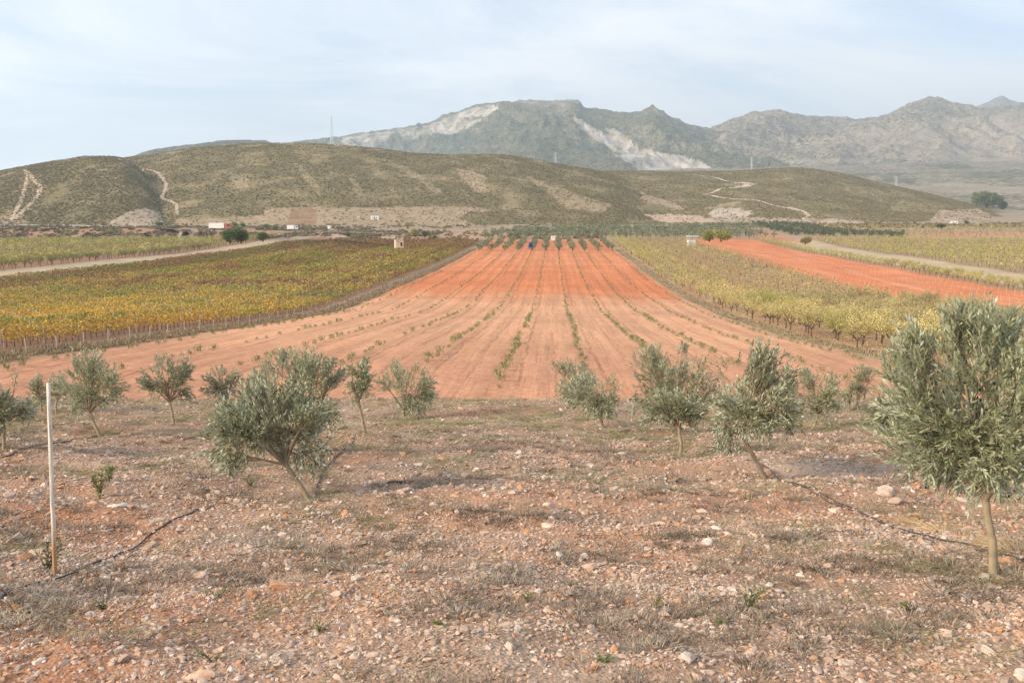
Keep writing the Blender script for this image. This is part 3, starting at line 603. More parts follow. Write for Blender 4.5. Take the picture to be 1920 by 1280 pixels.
special = [(290, 980, 17, 4, 'pinkish rounded rock beside the black hose, left of the slanted olive tree'), (268, 982, 14, 2, 'dark reddish rock touching the pinkish rock beside the hose'), (1049, 1040, 11, 7, 'white smooth stone in the middle of the bare ground'), (1098, 1043, 12, 1, 'pale flat stone right of the white smooth stone'),
           (237, 1126, 17, 4, 'large pale pink stone in the lower left corner area'), (157, 1190, 19, 2, 'orange brown flat topped stone near the bottom left'), (72, 1240, 14, 1, 'cream coloured angular stone near the bottom left corner'), (14, 1266, 18, 2, 'orange stone cut by the bottom left corner'),
           (72, 1128, 17, 5, 'rust red stone just below the hose at far left'), (213, 1078, 13, 2, 'orange stone right of the white post foot'), (25, 1012, 18, 1, 'pale flat slab left of the white post'), (172, 1090, 14, 5, 'red brown stone just below the hose near the post'), (828, 1176, 9, 7, 'white angular stone beside a green tuft in the lower middle'),
           (957, 1211, 17, 4, 'long tan stone at the bottom middle'), (1880, 1050, 16, 2, 'orange stone beside the trunk of the largest olive tree'), (1890, 1072, 15, 4, 'pale pink stone right of the largest olive trunk'), (1840, 1088, 15, 1, 'whitish flat stone at the foot of the largest olive tree'), (1440, 880, 10, 2, 'orange stone at the foot of the leaning olive tree'), (940, 900, 9, 1, 'small pale stone in the middle distance of the slope'), (483, 1192, 14, 4, 'pink stone left of the bottom middle')]
for i, (px, py, rp, ci, lb) in enumerate(special):
    h = hit(px, py); put_stone(h.x, h.y, rp * h.y * 1.02 / FPX * 1.05, ci, lb, i % 12, random.uniform(0, 6.28))
x, y = slope_points(900, 3.6, 15, .58); k = rng.random(900) < stoniness(x, y); x = x[k][:270]; y = y[k][:270]
def rock_words(x, y):
    ci = int(rng.choice(8, p=PW)); cw = ['pinkish tan', 'whitish', 'orange', 'grey brown', 'pale pink', 'rust red', 'grey', 'bright white'][ci]; u_ = x / y; d_ = 'nearest the bottom edge' if y < 6 else 'on the nearer slope' if y < 9 else 'among the young olive trees'
    h_ = 'at the far left' if u_ < -.3 else 'left of the middle' if u_ < -.1 else 'in the middle' if u_ < .1 else 'right of the middle' if u_ < .3 else 'at the far right'
    lab = cw + ' rock ' + d_ + ', ' + h_; return ci, lab, cw + ' rocks ' + d_ + ' ' + h_
for i in range(len(x)):
    ROCKL = rock_words(x[i], y[i])
    put_stone(x[i], y[i], float(rng.uniform(.036, .062) if rng.random() < .72 else rng.uniform(.06, .095)) * (.8 + .03 * y[i]), ROCKL[0], ROCKL[1], int(rng.integers(0, 12)), float(rng.uniform(0, 6.28)), ROCKL[2], float(rng.uniform(.7, 1.1)))

# ------------------------------------------------------------------ weeds and dry grass on the slope
def mat_inst(name, var=.3):
    m = NT(name); base = m.attr('col', 'INSTANCER').outputs['Color']; geo = m.n('ShaderNodeNewGeometry'); m.color(m.scale(base, m.rng(geo.outputs['Random Per Island'], 0, 1, 1 - var, 1 + var))); m.b.inputs['Roughness'].default_value = .8; return m.m
M_weed = mat_inst('weed')
def tuft(name, seed, n, h, spread, wd, mat, lie=0.0, curl=.4, rad=.02):
    r = np.random.default_rng(seed); a = r.uniform(0, 6.28, n); lean = r.uniform(.1, 1, n) * spread; hh = h * r.uniform(.45, 1.1, n)
    d = np.stack([np.cos(a) * lean, np.sin(a) * lean, np.ones(n) * (1 - lie)], 1); d = unit(d); b = np.stack([np.cos(a), np.sin(a), 0 * a], 1) * rad * r.random((n, 1)) ** .5 * np.array((1, 1, 0)); s = unit(np.cross(d, rnd(n, r)))
    w = wd * r.uniform(.6, 1.3, (n, 1)); m = b + d * hh[:, None] * .55; t = m + (d * (1 - curl) + np.stack([np.cos(a), np.sin(a), -.3 + 0 * a], 1) * curl) * hh[:, None] * .5
    v = np.stack([b - s * w, b + s * w, m + s * w * .8, m - s * w * .8, t + s * w * .15, t - s * w * .15], 1).reshape(-1, 3); i = np.arange(n)[:, None] * 6
    return npmesh(name, v, np.concatenate([i + np.array([[0, 1, 2, 3]]), i + np.array([[3, 2, 4, 5]])]), mat)
tmpl = lambda nm, *a, **k: bpy.data.objects.new(nm, tuft(nm, *a, **k))
wt = [tmpl('dry_twigs', 1, 90, .13, 3.0, .0010, M_weed, .86, .3, .13), tmpl('dry_twigs', 2, 80, .12, 3.0, .0011, M_weed, .9, .35, .15), tmpl('dry_twigs', 3, 60, .09, 1.6, .0011, M_weed, .8, .3, .12),
      tmpl('green_tuft', 4, 60, .075, .9, .0022, M_weed, 0, .5, .06), tmpl('green_tuft', 5, 50, .06, 1.2, .0028, M_weed, .1, .5, .07), tmpl('straw_tuft', 6, 22, .15, .6, .0012, M_weed, 0, .25, .05)]
P_, S__, R_, C_, V_ = [], [], [], [], []
def weeds(n, ya, yb, thr, seed, cols, vids, s0, s1, fx=2.2, fy=1.3, extra=None):
    x, y = slope_points(n, ya, yb, .64); q = fbm(x / fx, y / fy, seed, 4); k = (q > thr + .15 * rng.normal(size=n)) if extra is None else extra(x, y, q); x = x[k]; y = y[k]; m = len(x)
    P_.append(np.stack([x, y, T(x, y) + .006], 1)); s = rng.uniform(s0, s1, m); S__.append(np.stack([s, s, s * (rng.uniform(.32, .62, m) if seed == 63 else rng.uniform(.6, 1.0, m))], 1)); R_.append(np.stack([rng.normal(0, .12, m), rng.normal(0, .12, m), rng.uniform(0, 6.28, m)], 1))
    C_.append(np.array(cols)[rng.integers(0, len(cols), m)] * rng.uniform(.75, 1.2, (m, 1))); V_.append(np.array(vids)[rng.integers(0, len(vids), m)])
GREY = [(.25, .20, .15), (.30, .24, .18), (.20, .16, .12), (.34, .28, .215)]; GRN = [(.17, .185, .08), (.22, .22, .10), (.14, .155, .07), (.28, .26, .13)]; STR = [(.46, .37, .22), (.38, .30, .18), (.33, .29, .16)]
weeds(4400, 3.0, 9, .14, 63, GREY, [0, 1, 2], .7, 1.5); weeds(6000, 9, 18, .12, 63, GREY, [0, 1, 2], .8, 1.5); weeds(5200, 18, 33, .05, 63, GREY, [0, 1, 2], .9, 1.7)
weeds(1500, 3.2, 12, .2, 91, GRN, [3, 4], .6, 1.6); weeds(3200, 12, 24, .12, 91, GRN, [3, 4], .8, 2.0); weeds(4200, 19, 31, .0, 92, GRN + STR, [3, 4, 5], .8, 2.0, 3.5, 2.5)
weeds(200, 3.2, 16, .3, 94, STR, [5], .5, 1.0); weeds(500, 14, 32, .2, 95, STR, [5], .7, 1.2)
wo_ = gn_scatter('dry_weeds', np.concatenate(P_), np.concatenate(S__), np.concatenate(R_), np.concatenate(C_), np.concatenate(V_), wt)
tag(wo_, 'dry grey weeds and grass tufts between the stones', 'weeds', kind='stuff')
def weed_plant(px, py, hpx, wpx, col, label, seed, stalk=True):
    B = hit(px, py); mpp = B.y * 1.02 / FPX; hpx, wpx = (hpx, wpx) if seed < 203 else (hpx * .62, wpx * 1.25); col = tuple(np.array(col) * .75 + np.array((.06, .05, .03))); h = hpx * mpp; w = wpx * mpp / 2; r = np.random.default_rng(seed); o = empty('weed', B, 0, label, 'weed', 'weeds growing on the stony slope')
    ns = 9 if stalk else 16; mb = MB(); cs = []
    for i in range(ns):
        a = r.uniform(0, 6.28); q = Vector((math.cos(a) * w * r.uniform(.3, 1), math.sin(a) * w * r.uniform(.3, 1), h * r.uniform(.6, 1))); mb.tube([(0, 0, -.01), q * .5 + Vector((0, 0, .1 * h)), q], [.003, .0024, .001], 4, False)
        for t in np.linspace(.15, 1, 16): cs.append(np.array(q) * t + np.array((0, 0, .2 * h * t * (1 - t))))
    mb.build('stem', mat_plain('weed_stem', tuple(c * .8 for c in col)), o); cs = np.array(cs); n = len(cs); d = unit(rnd(n, r) + np.array((0, 0, .7))); s = unit(np.cross(d, rnd(n, r)))
    v, f = leaf_quads(cs, d, s, r.uniform(.12, .24, n) * max(h, .08), r.uniform(.02, .04, n) * max(h, .1)); link('leaves', npmesh('leaves', v, f, mat_leaf('weed_leaf', col, var=.3, trans=.2)), o)
for i, a in enumerate([(187, 935, 60, 30, (.30, .30, .11), 'yellow green weed standing right of the white post'), (205, 905, 40, 24, (.24, .27, .10), 'bushy weed just behind the yellow green one by the post'), (90, 1074, 62, 80, (.12, .14, .075), 'dark leafy shoot growing at the foot of the white post'), (600, 1182, 28, 60, (.20, .24, .08), 'light green weed clump near the bottom, left of middle'),
                       (400, 1238, 40, 90, (.17, .17, .085), 'spreading grey green weed mat at the bottom left'), (885, 1132, 22, 46, (.20, .23, .07), 'bright green low tuft in the lower middle'), (824, 1173, 20, 28, (.17, .24, .06), 'bright green tuft next to the white angular stone'), (990, 1130, 40, 26, (.24, .28, .10), 'upright green weed in the lower middle'),
                       (1402, 1143, 84, 60, (.16, .20, .08), 'tall thin weed with bent stalk, lower right of middle'), (1228, 1138, 36, 44, (.26, .24, .10), 'brownish green weed in the lower middle right'), (1345, 1172, 26, 30, (.18, .22, .08), 'small green weed at the lower right'), (1132, 1242, 26, 38, (.18, .23, .08), 'small green weed at the bottom edge'),
                       (1700, 1145, 28, 24, (.20, .24, .08), 'small green weed left of the largest olive trunk'), (195, 1142, 26, 44, (.13, .16, .07), 'dark green low weed below the hose at lower left'), (410, 1120, 40, 66, (.20, .24, .10), 'pale green weed patch left of the bottom middle'), (470, 912, 34, 40, (.20, .24, .10), 'small weed below the crown of the slanted olive tree')]): weed_plant(*a, seed=200 + i)
# dry straw under the largest tree
M_straw = mat_leaf('straw', (.50, .38, .21), var=.3, trans=.1)
for k, (px, py) in enumerate(((1905, 1035), (1880, 1025), (1770, 1000), (1740, 985))):
    h = hit(px, py); o = link('straw_heap', tuft('straw_heap', 70 + k, 260, .24, 2.4, .0016, M_straw, .75, .5, .16), None, h); tag(o, ['pile of dry straw right of the largest olive trunk', 'dry straw behind the largest olive trunk', 'dry straw lying over the black hose', 'thin dry straw at the bend of the black hose'][k], 'straw')

# ------------------------------------------------------------------ post, hoses, crate
M_post = NT('weathered_wood'); pz = M_post.obj(); sxz = M_post.n('ShaderNodeSeparateXYZ'); M_post.l(pz, sxz.inputs[0]); stv = M_post.n('ShaderNodeVectorMath', operation='MULTIPLY'); M_post.l(pz, stv.inputs[0]); stv.inputs[1].default_value = (60, 60, 4)
gnz = M_post.noise(1.0, stv.outputs[0], 5, .6); wc = M_post.mix(M_post.rng(gnz, .4, .62, 0, 1), (.72, .67, .59), (.40, .36, .31)); wc = M_post.mix(M_post.rng(sxz.outputs[2], .18, .45, 1, 0), wc, (.42, .24, .12)); M_post.color(wc); M_post.bump(gnz, .4, .01)
B = hit(103, 1076); tp = hit(103, 1076); u_, m_ = ray(91, 718); Tp = Vector((u_ * B.y, B.y, m_ * B.y)) - B
pb = MB(); pts = [Vector((0, 0, -.1))] + [Tp * t + Vector((random.uniform(-.003, .003), 0, 0)) for t in np.linspace(0, 1, 9)]; pb.tube(pts, [.017] + [.0165 - .003 * t + random.uniform(-.0006, .0006) for t in np.linspace(0, 1, 9)], 10)
tag(pb.build('wooden_post', M_post.m, None, True, loc=B), 'tall weathered whitish wooden post standing at the left', 'post')
M_hose = mat_plain('hose_plastic', (.075, .07, .068), .3, 12, .45)
def hose(pts, r, label, lift=None):
    P = [hit(*p) for p in pts]; Q = []
    for i in range(len(P) - 1):
        p0, p1, p2, p3 = P[max(i-1, 0)], P[i], P[i+1], P[min(i+2, len(P)-1)]
        for k in range(8):
            t = k / 8; Q.append(.5 * (2*p1 + (p2-p0)*t + (2*p0-5*p1+4*p2-p3)*t*t + (3*p1-p0-3*p2+p3)*t**3))
    Q.append(P[-1]); q = np.array([tuple(v) for v in Q]); z = T(q[:, 0], q[:, 1]); z = np.convolve(np.pad(z, 3, 'edge'), np.ones(7) / 7, 'valid'); z = np.maximum(z, T(q[:, 0], q[:, 1]) - r * .2)
    mb = MB(); mb.tube([(a, b, c + r * 1.1) for (a, b, _), c in zip(q, z)], r, 8); return tag(mb.build('irrigation_hose', M_hose, None, True), label, 'hose', 'irrigation hoses on the slope')
hose([(-60, 1150), (0, 1124), (60, 1098), (130, 1078), (190, 1052), (240, 1035), (280, 1005), (310, 985), (345, 968), (368, 956), (400, 950)], .0075, 'black irrigation hose running past the white post at lower left')
hose([(1400, 862), (1440, 882), (1470, 903), (1500, 912), (1545, 928), (1600, 955), (1650, 980), (1700, 996), (1760, 1012), (1830, 1025), (1880, 1040), (1925, 1056), (1990, 1085)], .0078, 'black irrigation hose curving from the leaning tree to the right edge')
hose([(1432, 893), (1475, 905), (1530, 926), (1610, 962), (1690, 998), (1750, 1016)], .006, 'thinner second hose lying against the long hose at right')
hose([(592, 930), (594, 912), (606, 890), (622, 868), (640, 848), (660, 833), (700, 806), (722, 796)], .009, 'grey hose running uphill behind the slanted olive trunk')
hose([(-30, 862), (30, 848), (70, 836), (130, 828), (180, 818), (230, 808)], .010, 'thin hose at far left behind the white post')
B = hit(803, 747); mp_ = B.y * 1.02 / FPX; cr_ = empty('green_crate', B, .2, 'small green plastic crate at the edge of the red field', 'crate'); Mg = mat_plain('green_plastic', (.03, .22, .11), .15, 4, .5); wv, hv = 19 * mp_, 13 * mp_
for nm, c, d in (('base', (0, 0, .02), (wv, wv * .7, .03)), ('front_wall', (0, -wv * .35, hv / 2), (wv, .02, hv)), ('back_wall', (0, wv * .35, hv / 2), (wv, .02, hv)), ('side_wall', (-wv / 2, 0, hv / 2), (.02, wv * .66, hv * .99)), ('side_wall', (wv / 2, 0, hv / 2), (.02, wv * .66, hv * .99)), ('rim', (0, -wv * .36, hv), (wv * 1.05, .03, .04))): MB().box(c, d).build(nm, Mg, cr_)
bb = hit(742, 908); br = MB(); br.tube([(-.10, 0, .02), (-.03, .01, .035), (.05, 0, .03), (.11, .02, .03)], [.012, .02, .018, .008], 6); tag(br.build('broken_branch', M_barkd, None, loc=bb), 'short dark piece of dead branch lying on the stones', 'branch')
# ------------------------------------------------------------------ crops in the valley
ordn = ['first', 'second', 'third', 'fourth', 'fifth', 'sixth', 'seventh', 'eighth', 'ninth', 'tenth', 'eleventh', 'twelfth', 'thirteenth', 'fourteenth', 'fifteenth', 'sixteenth', 'seventeenth', 'eighteenth', 'nineteenth', 'twentieth']
ordn += ['twenty-' + w_ for w_ in ordn[:9]] + ['thirtieth'] + ['thirty-' + w_ for w_ in ordn[:9]] + ['fortieth', 'forty-first', 'forty-second']
def inview(x, y, mar=.03): return np.abs(x / y) < .514 + mar
GS = [npmesh('sapling', *leaf_quads(*(lambda r, n=70: (np.stack([r.normal(0, .13, n), r.normal(0, .13, n), r.uniform(0, .33, n)], 1), unit(np.stack([r.normal(0, .6, n), r.normal(0, .6, n), np.ones(n)], 1)), rnd(n, r)))(np.random.default_rng(300 + i)), np.random.default_rng(i).uniform(.14, .3, 70), .022), mat_leaf('sapling_leaf', (.235, .245, .115), var=.35, trans=.2) if i == 0 else bpy.data.materials['sapling_leaf']) for i in range(4)]
sx2, sy2, ss2 = [], [], []
for k in range(-6, 5):
    for d in np.arange(70, 512, 3.4):
        if random.random() < .17: continue
        s = 2.9 + 7 * k + random.gauss(0, .16); y = d + random.uniform(-.9, .9); sx2.append(s + ROW * y); sy2.append(y); ss2.append(random.uniform(.55, 1.25) * (1.15 if -2 <= k <= 2 else .95))
sx2 = np.array(sx2); sy2 = np.array(sy2); ss2 = np.array(ss2); k = inview(sx2, sy2); sx2, sy2, ss2 = sx2[k], sy2[k], ss2[k]; sz2 = T(sx2, sy2)
# hidden ones behind the lip of the slope are not set
o_ = np.argsort(sy2); sx2, sy2, sz2, ss2 = sx2[o_], sy2[o_], sz2[o_], ss2[o_]
NROW = lambda i: ordn[int(np.clip(round((sx2[i] - ROW * sy2[i] - 2.9) / 7) + 6, 0, 10))]
for i in range(300):
    tag(link('sapling', GS[i % 4], None, (sx2[i], sy2[i], sz2[i]), (0, 0, random.uniform(0, 6.28)), (ss2[i] * 1.35, ss2[i] * 1.35, ss2[i] * 1.3)), 'green sapling near in the ' + NROW(i) + ' planted row counted from the fence', 'sapling', 'saplings of the ' + NROW(i) + ' planted row in the red field')
n = len(sx2) - 300; q = 10; c = np.repeat(np.stack([sx2[300:], sy2[300:], sz2[300:]], 1), q, 0) + np.stack([rng.normal(0, .16, n * q), rng.normal(0, .2, n * q), rng.uniform(.03, .38, n * q)], 1) * np.repeat(ss2[300:], q)[:, None]
v, f = rand_quads(c, rng.uniform(.18, .36, n * q)); tag(link('far_saplings', npmesh('far_saplings', v, f, mat_leaf('sapling_leaf_far', (.32, .295, .145), var=.3, trans=.2))), 'rows of saplings in the far half of the red field', 'saplings', kind='stuff')

# ---- vineyard
M_vine = mat_leaf('vine_leaf', None, var=.38, trans=.3, attr=True)
M_vpost = mat_plain('vine_post', (.48, .45, .41), .2, 3, .6); M_wood = mat_plain('vine_trunk', (.10, .07, .05), .3, 6, .95)
postm = MB().box((0, 0, .85), (.055, .055, 1.9)).mesh('post', M_vpost)
vtm = MB().tube([(0, 0, -.1), (.04, .02, .35), (-.02, 0, .75)], [.05, .04, .03], 5).mesh('trunk', M_wood)
GOLD = np.array((.55, .37, .07)); ORA = np.array((.50, .29, .065)); GRE = np.array((.26, .265, .065)); OLI = np.array((.36, .29, .085)); MAR = np.array((.27, .155, .07))
def vine_row(i, s):
    y0 = max(71.0, -s / .62); y1 = (645 - 30 * sstep(-110, -165, s)) + random.uniform(-3, 3)
    r = np.random.default_rng(400 + i); ys = []; y = y0
    dens = lambda y: np.clip(4200 / y, 8, 48)
    seg = np.arange(y0, y1, 4.0); cnt = (dens(seg) * 4).astype(int); yy = np.repeat(seg, cnt) + r.random(cnt.sum()) * 4
    vig = .75 + .45 * fbm(np.full_like(yy, s) / 6, yy / 5, 88, 3); keep = r.random(len(yy)) < np.clip(vig + .25, .15, 1); yy = yy[keep]; vig = np.clip(vig[keep], .45, 1.3); n = len(yy)
    h = (.5 + 1.35 * r.random(n) ** .8 * vig) ; w_ = r.normal(0, .29, n) * (1.25 - .35 * np.abs(h - .95)); x = s + w_ + ROW * yy; z = T(x, yy) + h
    sz = (.15 + .0009 * yy) * r.uniform(.7, 1.3, n); v, f = rand_quads(np.stack([x, yy, z], 1), sz, r)
    q = fbm(np.full(n, s) / 14, yy / 26, 93, 3)[:, None] + r.normal(0, .22, (n, 1)); t = yy[:, None]
    c = np.where(q > .25, GRE, np.where(q > -.12, GOLD, OLI)); mid_ = (t > 125) & (t < 215); c = np.where(mid_ & (q > -.3) & (q < .45), GOLD * .95, c); c = np.where((t < 150) & (q < -.25), ORA, c)
    c = np.where((t > 225) & (q < .0), OLI * .9 + GRE * .1, c); c = np.where((t > 240) & (q < -.25), MAR, c); c = np.where((t > 330) & (q > .15), GRE * .9, c); wgt = .75 * sstep(490, 570, t) ; c = c * (1 - wgt) + MAR * wgt
    if s < -132: wl = sstep(-128, -146, s); c = c * (1 - .8 * wl) + np.where(q > .1, GRE * .75, MAR * .95) * .8 * wl
    o = empty('vine_row', (s + ROW * y0, y0, Tn(s + ROW * y0, y0)), 0, ordn[i] + ' row of autumn coloured vines counted from the wire fence', 'vine row', 'rows of vines in the vineyard')
    b = np.array(o.location); link('foliage', npmesh('foliage', v - b, f, M_vine, False, np.repeat(c, 4, 0)), o)
    for y in np.arange(y0 + 2, 330, 7.0):
        x = s + ROW * y
        if abs(x / y) < .53: link('post', postm, o, (x - b[0], y - b[1], Tn(x, y) - b[2] - .05 + random.uniform(-.05, .12)))
    if i < 3:
        yy2 = np.arange(y0, 210 - 40 * i, 1.35); xx2 = s + ROW * yy2; zz2 = T(xx2, yy2)
        for a_, b_, c_ in zip(xx2, yy2, zz2): link('trunk', vtm, o, (a_ - b[0], b_ - b[1], c_ - b[2]), (0, 0, random.uniform(0, 6)))
for i in range(40): vine_row(i, -48.5 - 2.95 * i)
# ---- wire fence along the vineyard
M_fp = mat_plain('fence_post', (.42, .37, .31), .25, 3, .8); M_wire = mat_plain('wire', (.30, .29, .27), .1, 3, .5, .6)
fpm = MB().box((0, 0, .68), (.07, .07, 1.5)).mesh('post', M_fp)
yf = np.arange(71, 560, 5.0); xf_ = -43.2 + ROW * yf; zf = T(xf_, yf)
fe = empty('wire_fence', (xf_[0], yf[0], zf[0]), 0, 'long wire fence with pale posts between vineyard and red field', 'fence')
for a_, b_, c_ in zip(xf_, yf, zf): link('post', fpm, fe, (a_ - xf_[0], b_ - yf[0], c_ - zf[0]), (random.gauss(0, .03), random.gauss(0, .03), 0), (1, 1, random.uniform(.92, 1.08)))
for hh in (.35, .75, 1.15):
    MB().tube([(a_ - xf_[0], b_ - yf[0], c_ - zf[0] + hh) for a_, b_, c_ in zip(xf_, yf, zf)], .007, 4).build('wire', M_wire, fe)
# ---- dry grass verges
def verge(name, s0, s1, y0, y1, n, cols, h, label, fall=1.0):
    y = y0 * (y1 / y0) ** rng.random(n); s = rng.uniform(s0, s1, n); x = s + ROW * y; k = inview(x, y) & (fbm(x / 1.5, y / 3, 77, 3) > -.35); x, y = x[k], y[k]; m = len(x)
    b = np.stack([x, y, T(x, y) - .02], 1); d = unit(np.stack([rng.normal(0, .45, m), rng.normal(0, .45, m), np.ones(m)], 1)); hh = h * rng.uniform(.4, 1.2, m) * (.7 + .5 * (fbm(x / 3, y / 6, 78, 3)))
    v, f = leaf_quads(b, d, rnd(m), np.clip(hh, .1, 2), .025 + .00035 * y); c = np.array(cols)[rng.integers(0, len(cols), m)]
    tag(link(name, npmesh(name, v, f, M_attr, False, np.repeat(c, 4, 0))), label, 'dry grass', kind='stuff')
DG = [(.40, .30, .18), (.30, .22, .135), (.24, .175, .115), (.46, .36, .22), (.19, .15, .10)]
verge('dry_grass', -45.2, -41.4, 66, 540, 42000, DG + [(.33, .24, .15)], .6, 'dry brown grass along the foot of the wire fence')
verge('dry_grass', 33.2, 37.0, 80, 540, 16000, DG + [(.26, .25, .12)], .42, 'dry straw coloured grass along the edge of the almond orchard')
verge('dry_grass', 37, 86, 85, 400, 36000, DG[:2] + [(.50, .40, .24)], .30, 'thin dry grass growing under the almond trees')
# ---- almond trees
M_alm = mat_leaf('almond_leaf', None, var=.35, trans=.35, attr=True)
def almond_mesh(i, pal, nleaf, twig):
    r = np.random.default_rng(500 + i); tm = MB(); tips = []
    tm.tube([(0, 0, -.1), (.02, .03, .45), (0, .02, .85)], [.11, .085, .075], 7, False)
    for k in range(5):
        a = k * 1.257 + r.uniform(-.3, .3); e = np.array((math.cos(a) * r.uniform(.8, 1.35), math.sin(a) * r.uniform(.8, 1.35), r.uniform(1.7, 2.9))); m = Vector((e[0] * .45, e[1] * .45, 1.35)); tm.tube([(0, .02, .78), m, e], [.06, .042, .015], 5, False)
        for j in range(twig):
            t = r.uniform(.05, 1); p0 = np.array(m) * (1 - t) + e * t; d = unit(np.array((r.normal(0, .6) + e[0] * .4, r.normal(0, .6) + e[1] * .4, r.uniform(.2, 1.2)))[None])[0]; L_ = r.uniform(.5, 1.25); tm.tube([p0, p0 + d * L_ * .5, p0 + d * L_ + np.array((0, 0, -.06))], [.016, .011, .005], 3, False)
            for q in np.linspace(.1, 1.05, 9): tips.append(p0 + d * L_ * q)
    tips = np.array(tips); c = tips[r.integers(0, len(tips), nleaf)] + r.normal(0, .19, (nleaf, 3)); v, f = rand_quads(c, r.uniform(.07, .16, nleaf), r); cc = np.array(pal)[r.integers(0, len(pal), nleaf)] * r.uniform(.8, 1.15, (nleaf, 1))
    return tm.mesh('trunk', M_barkd), npmesh('crown', v, f, M_alm, False, np.repeat(cc, 4, 0))
YEL = [(.68, .56, .23), (.62, .49, .18), (.68, .60, .32), (.50, .46, .17)]; GYE = [(.46, .46, .14), (.58, .53, .18), (.38, .40, .12), (.52, .44, .15)]; BRO = [(.47, .39, .20), (.54, .46, .22), (.41, .34, .18), (.56, .50, .22)]
AL = {'y': [almond_mesh(i, YEL, 1250, 14) for i in range(4)], 'g': [almond_mesh(10 + i, GYE, 1300, 14) for i in range(4)], 'l': [almond_mesh(30 + i, [(.28, .27, .085), (.34, .30, .10), (.22, .23, .075)], 1300, 12) for i in range(3)], 'b': [almond_mesh(20 + i, BRO, 1300, 22) for i in range(3)]}
FARC = {'y': np.array((.58, .48, .18)), 'g': np.array((.45, .42, .14)), 'b': np.array((.45, .37, .18)), 'l': np.array((.30, .275, .095))}
def almond(x, y, kind, sc, label, group):
    t, c = random.choice(AL[kind]); o = empty('almond_tree', (x, y, Tn(x, y)), random.uniform(0, 6.28), label, 'almond tree', group); o.scale = (sc, sc, sc * random.uniform(.92, 1.08)); link('trunk', t, o); link('crown', c, o)
def far_trees(name, x, y, kinds, sc, label, nq=34, width=1.15, cols=None, h0=.75, h1=2.9, cat='almond trees', qs=(.28, .6)):
    n = len(x); z = T(x, y); a = rnd(n * nq) * rng.random((n * nq, 1)) ** .4; c = np.repeat(np.stack([x, y, z], 1), nq, 0); S = np.repeat(np.asarray(sc), nq)
    c = c + np.stack([a[:, 0] * width * S, a[:, 1] * width * S, ((h0 + h1) / 2 + a[:, 2] * (h1 - h0) / 2) * S], 1); v, f = rand_quads(c, rng.uniform(*qs, n * nq) * S)
    col = np.repeat(np.array([FARC[k] for k in kinds]) if cols is None else cols, nq, 0) * rng.uniform(.7, 1.25, (n * nq, 1))
    tv = np.array([(-.08, 0, 0), (.08, 0, 0), (.06, 0, 1.3), (-.06, 0, 1.3), (0, -.08, 0), (0, .08, 0), (0, .06, 1.3), (0, -.06, 1.3)]); tvv = (np.stack([x, y, z], 1)[:, None] + tv[None] * np.asarray(sc)[:, None, None]).reshape(-1, 3); k0 = len(v)
    fv = np.concatenate([np.arange(4)[None] + 8 * np.arange(n)[:, None], 4 + np.arange(4)[None] + 8 * np.arange(n)[:, None]]) + k0
    V2 = np.concatenate([v, tvv]); C2 = np.concatenate([np.repeat(col, 4, 0), np.tile((.11, .08, .055), (len(tvv), 1))])
    tag(link(name, npmesh(name, V2, np.concatenate([f, fv]), M_alm, False, C2)), label, cat, kind='stuff')
def grid_orchard(s0, s1, ds, y0, y1, dy, jit=.35):
    s, y = np.meshgrid(np.arange(s0, s1, ds), np.arange(y0, y1, dy)); s = s.ravel() + rng.normal(0, jit, s.size); y = y.ravel() + rng.normal(0, jit * 1.5, y.size); x = s + ROW * y; k = inview(x, y) & (rng.random(len(x)) > .06); return x[k], y[k], s[k]
def kind_right(s, y):
    q = perlin(s / 12, y / 40, 61) + rng.normal(0, .15); 
    if s > 52 and y > 105: return 'b' if q > -.42 else 'y'
    if y > 300: return 'g' if q > -.3 else 'y'
    return 'y' if q > -.35 else 'g'
x, y, s = grid_orchard(39, 87, 5.6, 84, 650, 5.0, .7); o_ = np.argsort(y); x, y, s = x[o_], y[o_], s[o_]
kd = [kind_right(a_, b_) for a_, b_ in zip(s, y)]; N1 = 200
for i in range(min(N1, len(x))):
    rw = ordn[int(np.clip(round((s[i] - 39) / 5.6), 0, 9))]; ad = {'y': 'yellow leaved', 'g': 'greenish yellow', 'b': 'brownish nearly bare'}[kd[i]]; lab = ad + ' almond tree in the ' + rw + ' orchard row right of the red field'
    almond(x[i], y[i], kd[i], random.uniform(.9, 1.4), lab, ad + ' almond trees of the ' + rw + ' row right of the red field')
far_trees('far_almond_trees', x[N1:], y[N1:], kd[N1:], rng.uniform(.95, 1.3, len(x) - N1), 'far rows of the almond orchard beside the red field', 60, 1.5, None, .4, 3.0, 'almond trees', (.2, .42))
# hedge rows beyond the red strip
x, y, s = grid_orchard(132.5, 139, 5.0, 255, 640, 5.0); nn = y < 400
for a_, b_ in zip(x[nn], y[nn]): almond(a_, b_, 'y' if random.random() < .55 else 'g', random.uniform(.85, 1.15), 'almond tree in the narrow band beyond the bright red strip', 'almond trees beyond the red strip')
far_trees('far_almond_trees', x[~nn], y[~nn], ['g'] * int((~nn).sum()), rng.uniform(.9, 1.1, int((~nn).sum())), 'far end of the almond band beyond the red strip', 46)
x, y, s = grid_orchard(169, 330, 6.2, 330, 660, 5.2, .6); far_trees('far_almond_trees', x, y, rng.choice(['g', 'y', 'g'], len(x)), rng.uniform(.95, 1.2, len(x)), 'wide yellow green almond orchard at the far right', 34)
x, y, s = grid_orchard(220, 420, 7.5, 690, 830, 9, 1.2); far_trees('far_almond_trees', x, y, rng.choice(['g', 'y', 'b'], len(x)), rng.uniform(.9, 1.1, len(x)), 'farthest almond orchard at the right, below the hill', 22, qs=(.4, .9))
